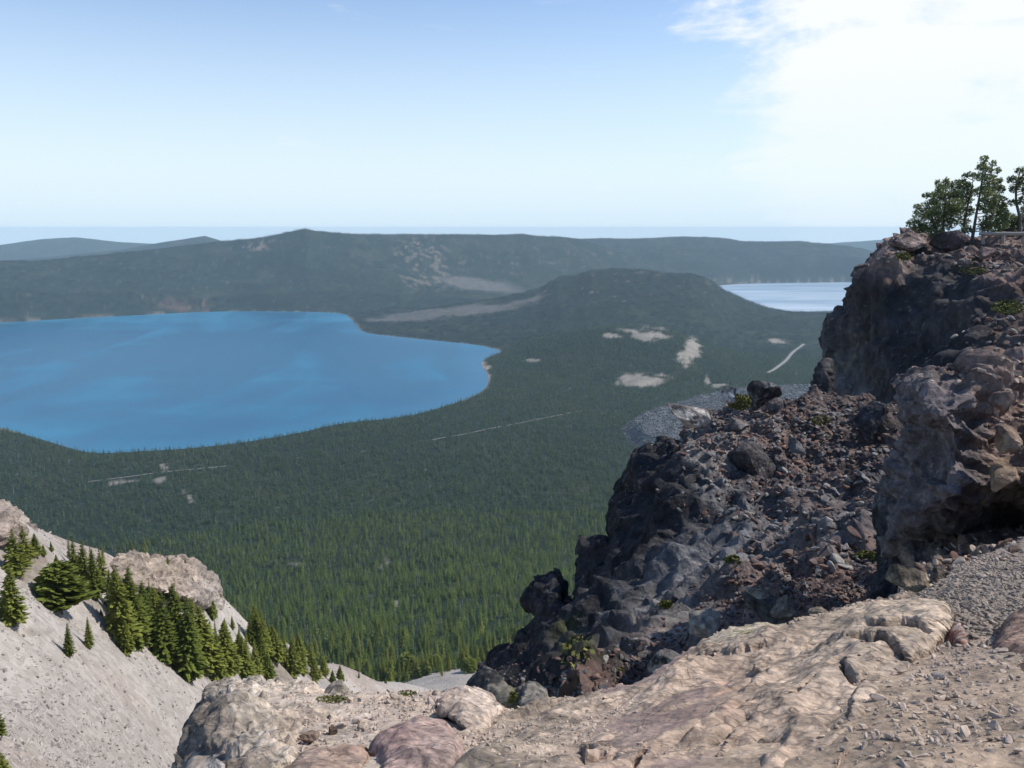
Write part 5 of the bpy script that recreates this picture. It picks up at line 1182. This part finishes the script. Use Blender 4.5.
pine((944, 243), [[(944, 244, 0), (943, 225, 0), (945, 205, .2), (946, 178, .2)], [(940, 240, .5), (934, 225, .3), (930, 208, 0)]],
     [(916, 224, 7, 4), (923, 214, 8, 4), (921, 230, 7, 3), (931, 206, 7, 5), (937, 198, 6, 5), (933, 217, 9, 5), (943, 210, 9, 6), (941, 190, 4, 5), (946, 184, 2.5, 5), (949, 197, 7, 5), (954, 205, 8, 5), (929, 227, 8, 4), (944, 224, 10, 5), (938, 184, 2, 3), (926, 196, 3, 2), (918, 207, 3, 2), (936, 234, 8, 4), (956, 195, 5, 4), (951, 216, 7, 5)], 87,
     'bushy leftmost pine with drooping side boughs on the cliff top', 1)
pine((964, 243), [[(964, 244, 0), (964, 225, 0), (967, 208, 0), (971, 192, 0), (973, 180, 0)]],
     [(955, 186, 5, 4), (962, 184, 4, 4), (967, 187, 4, 4), (960, 195, 6, 4), (966, 201, 5, 4), (972, 193, 4, 3), (965, 176, 2, 2), (972, 175, 3, 2), (958, 210, 6, 4), (963, 222, 5, 4), (969, 212, 4, 4), (968, 230, 5, 3)], 89.5,
     'thin ragged pine standing between the bushy pine and the tallest pine', 2)
pine((971, 244), [[(971, 246, 0), (974, 228, 0), (977, 210, 0), (981, 188, 0), (983, 172, 0), (984, 158, 0)]],
     [(984, 160, 3, 3), (981, 167, 4, 3), (988, 170, 4, 3), (993, 164, 2, 2), (981, 177, 5, 4), (989, 180, 6, 4), (998, 171, 2, 2), (992, 188, 7, 4), (984, 191, 6, 4), (998, 182, 3, 3), (990, 198, 8, 5), (999, 201, 5, 4), (986, 207, 7, 4), (995, 211, 8, 5), (1003, 207, 3, 3), (991, 221, 9, 5), (1001, 223, 6, 5), (985, 227, 5, 4), (994, 229, 8, 4), (1001, 190, 3, 3), (1003, 214, 4, 4)], 88.5,
     'tallest pine on the cliff top with a leaning bare lower trunk', 3)
pine((1020, 240), [[(1020, 242, 0), (1020, 218, 0), (1016, 202, 0), (1016, 186, 0), (1020, 172, 0), (1024, 166, 0)]],
     [(1020, 171, 4, 2), (1013, 180, 4, 3), (1022, 182, 4, 4), (1015, 189, 4, 3), (1013, 203, 4, 2), (1022, 201, 4, 3), (1028, 190, 5, 4), (1030, 176, 5, 4), (1026, 210, 4, 3), (1036, 186, 5, 4)], 89,
     'sparse pine with a bare crooked trunk cut by the right edge of the photo', 4)
pine((1018, 236), [[(1018, 240, 0), (1018, 232, 0), (1018, 224, 0)]], [(1008, 217, 5, 3), (1015, 221, 8, 4), (1027, 219, 8, 5), (1010, 227, 6, 4), (1020, 229, 9, 4), (1034, 228, 7, 5)], 91,
     'low spreading green pine bush behind the rail at the right edge', 5, cat='bush', name='pine_bush')
WOOD = bark_mat('weathered_wood', (.34, .31, .27))
fr = bpy.data.objects.new('rail_fence', None); C.objects.link(fr); fp = P(995, 242, 86); fr.location = tuple(fp); tag(fr, 'weathered grey log rail fence behind the rocks on the cliff top', 'fence')
for a in (983, 1003, 1024, 1045):
    v_, f_ = tube_np([P(a, 244, 86) - fp, P(a, 231.5, 86) - fp], [.16, .15], 8); link('post', mesh_np('post', v_, f_, True), WOOD, fr)
for a, b in ((979, 1003), (1002, 1026), (1025, 1048)):
    v_, f_ = tube_np([P(a, 233.6, 85.8) - fp, P((a + b) / 2, 233.9, 85.8) - fp, P(b, 233.6, 85.8) - fp], [.16, .17, .15], 8); link('rail', mesh_np('rail', v_, f_, True), WOOD, fr)
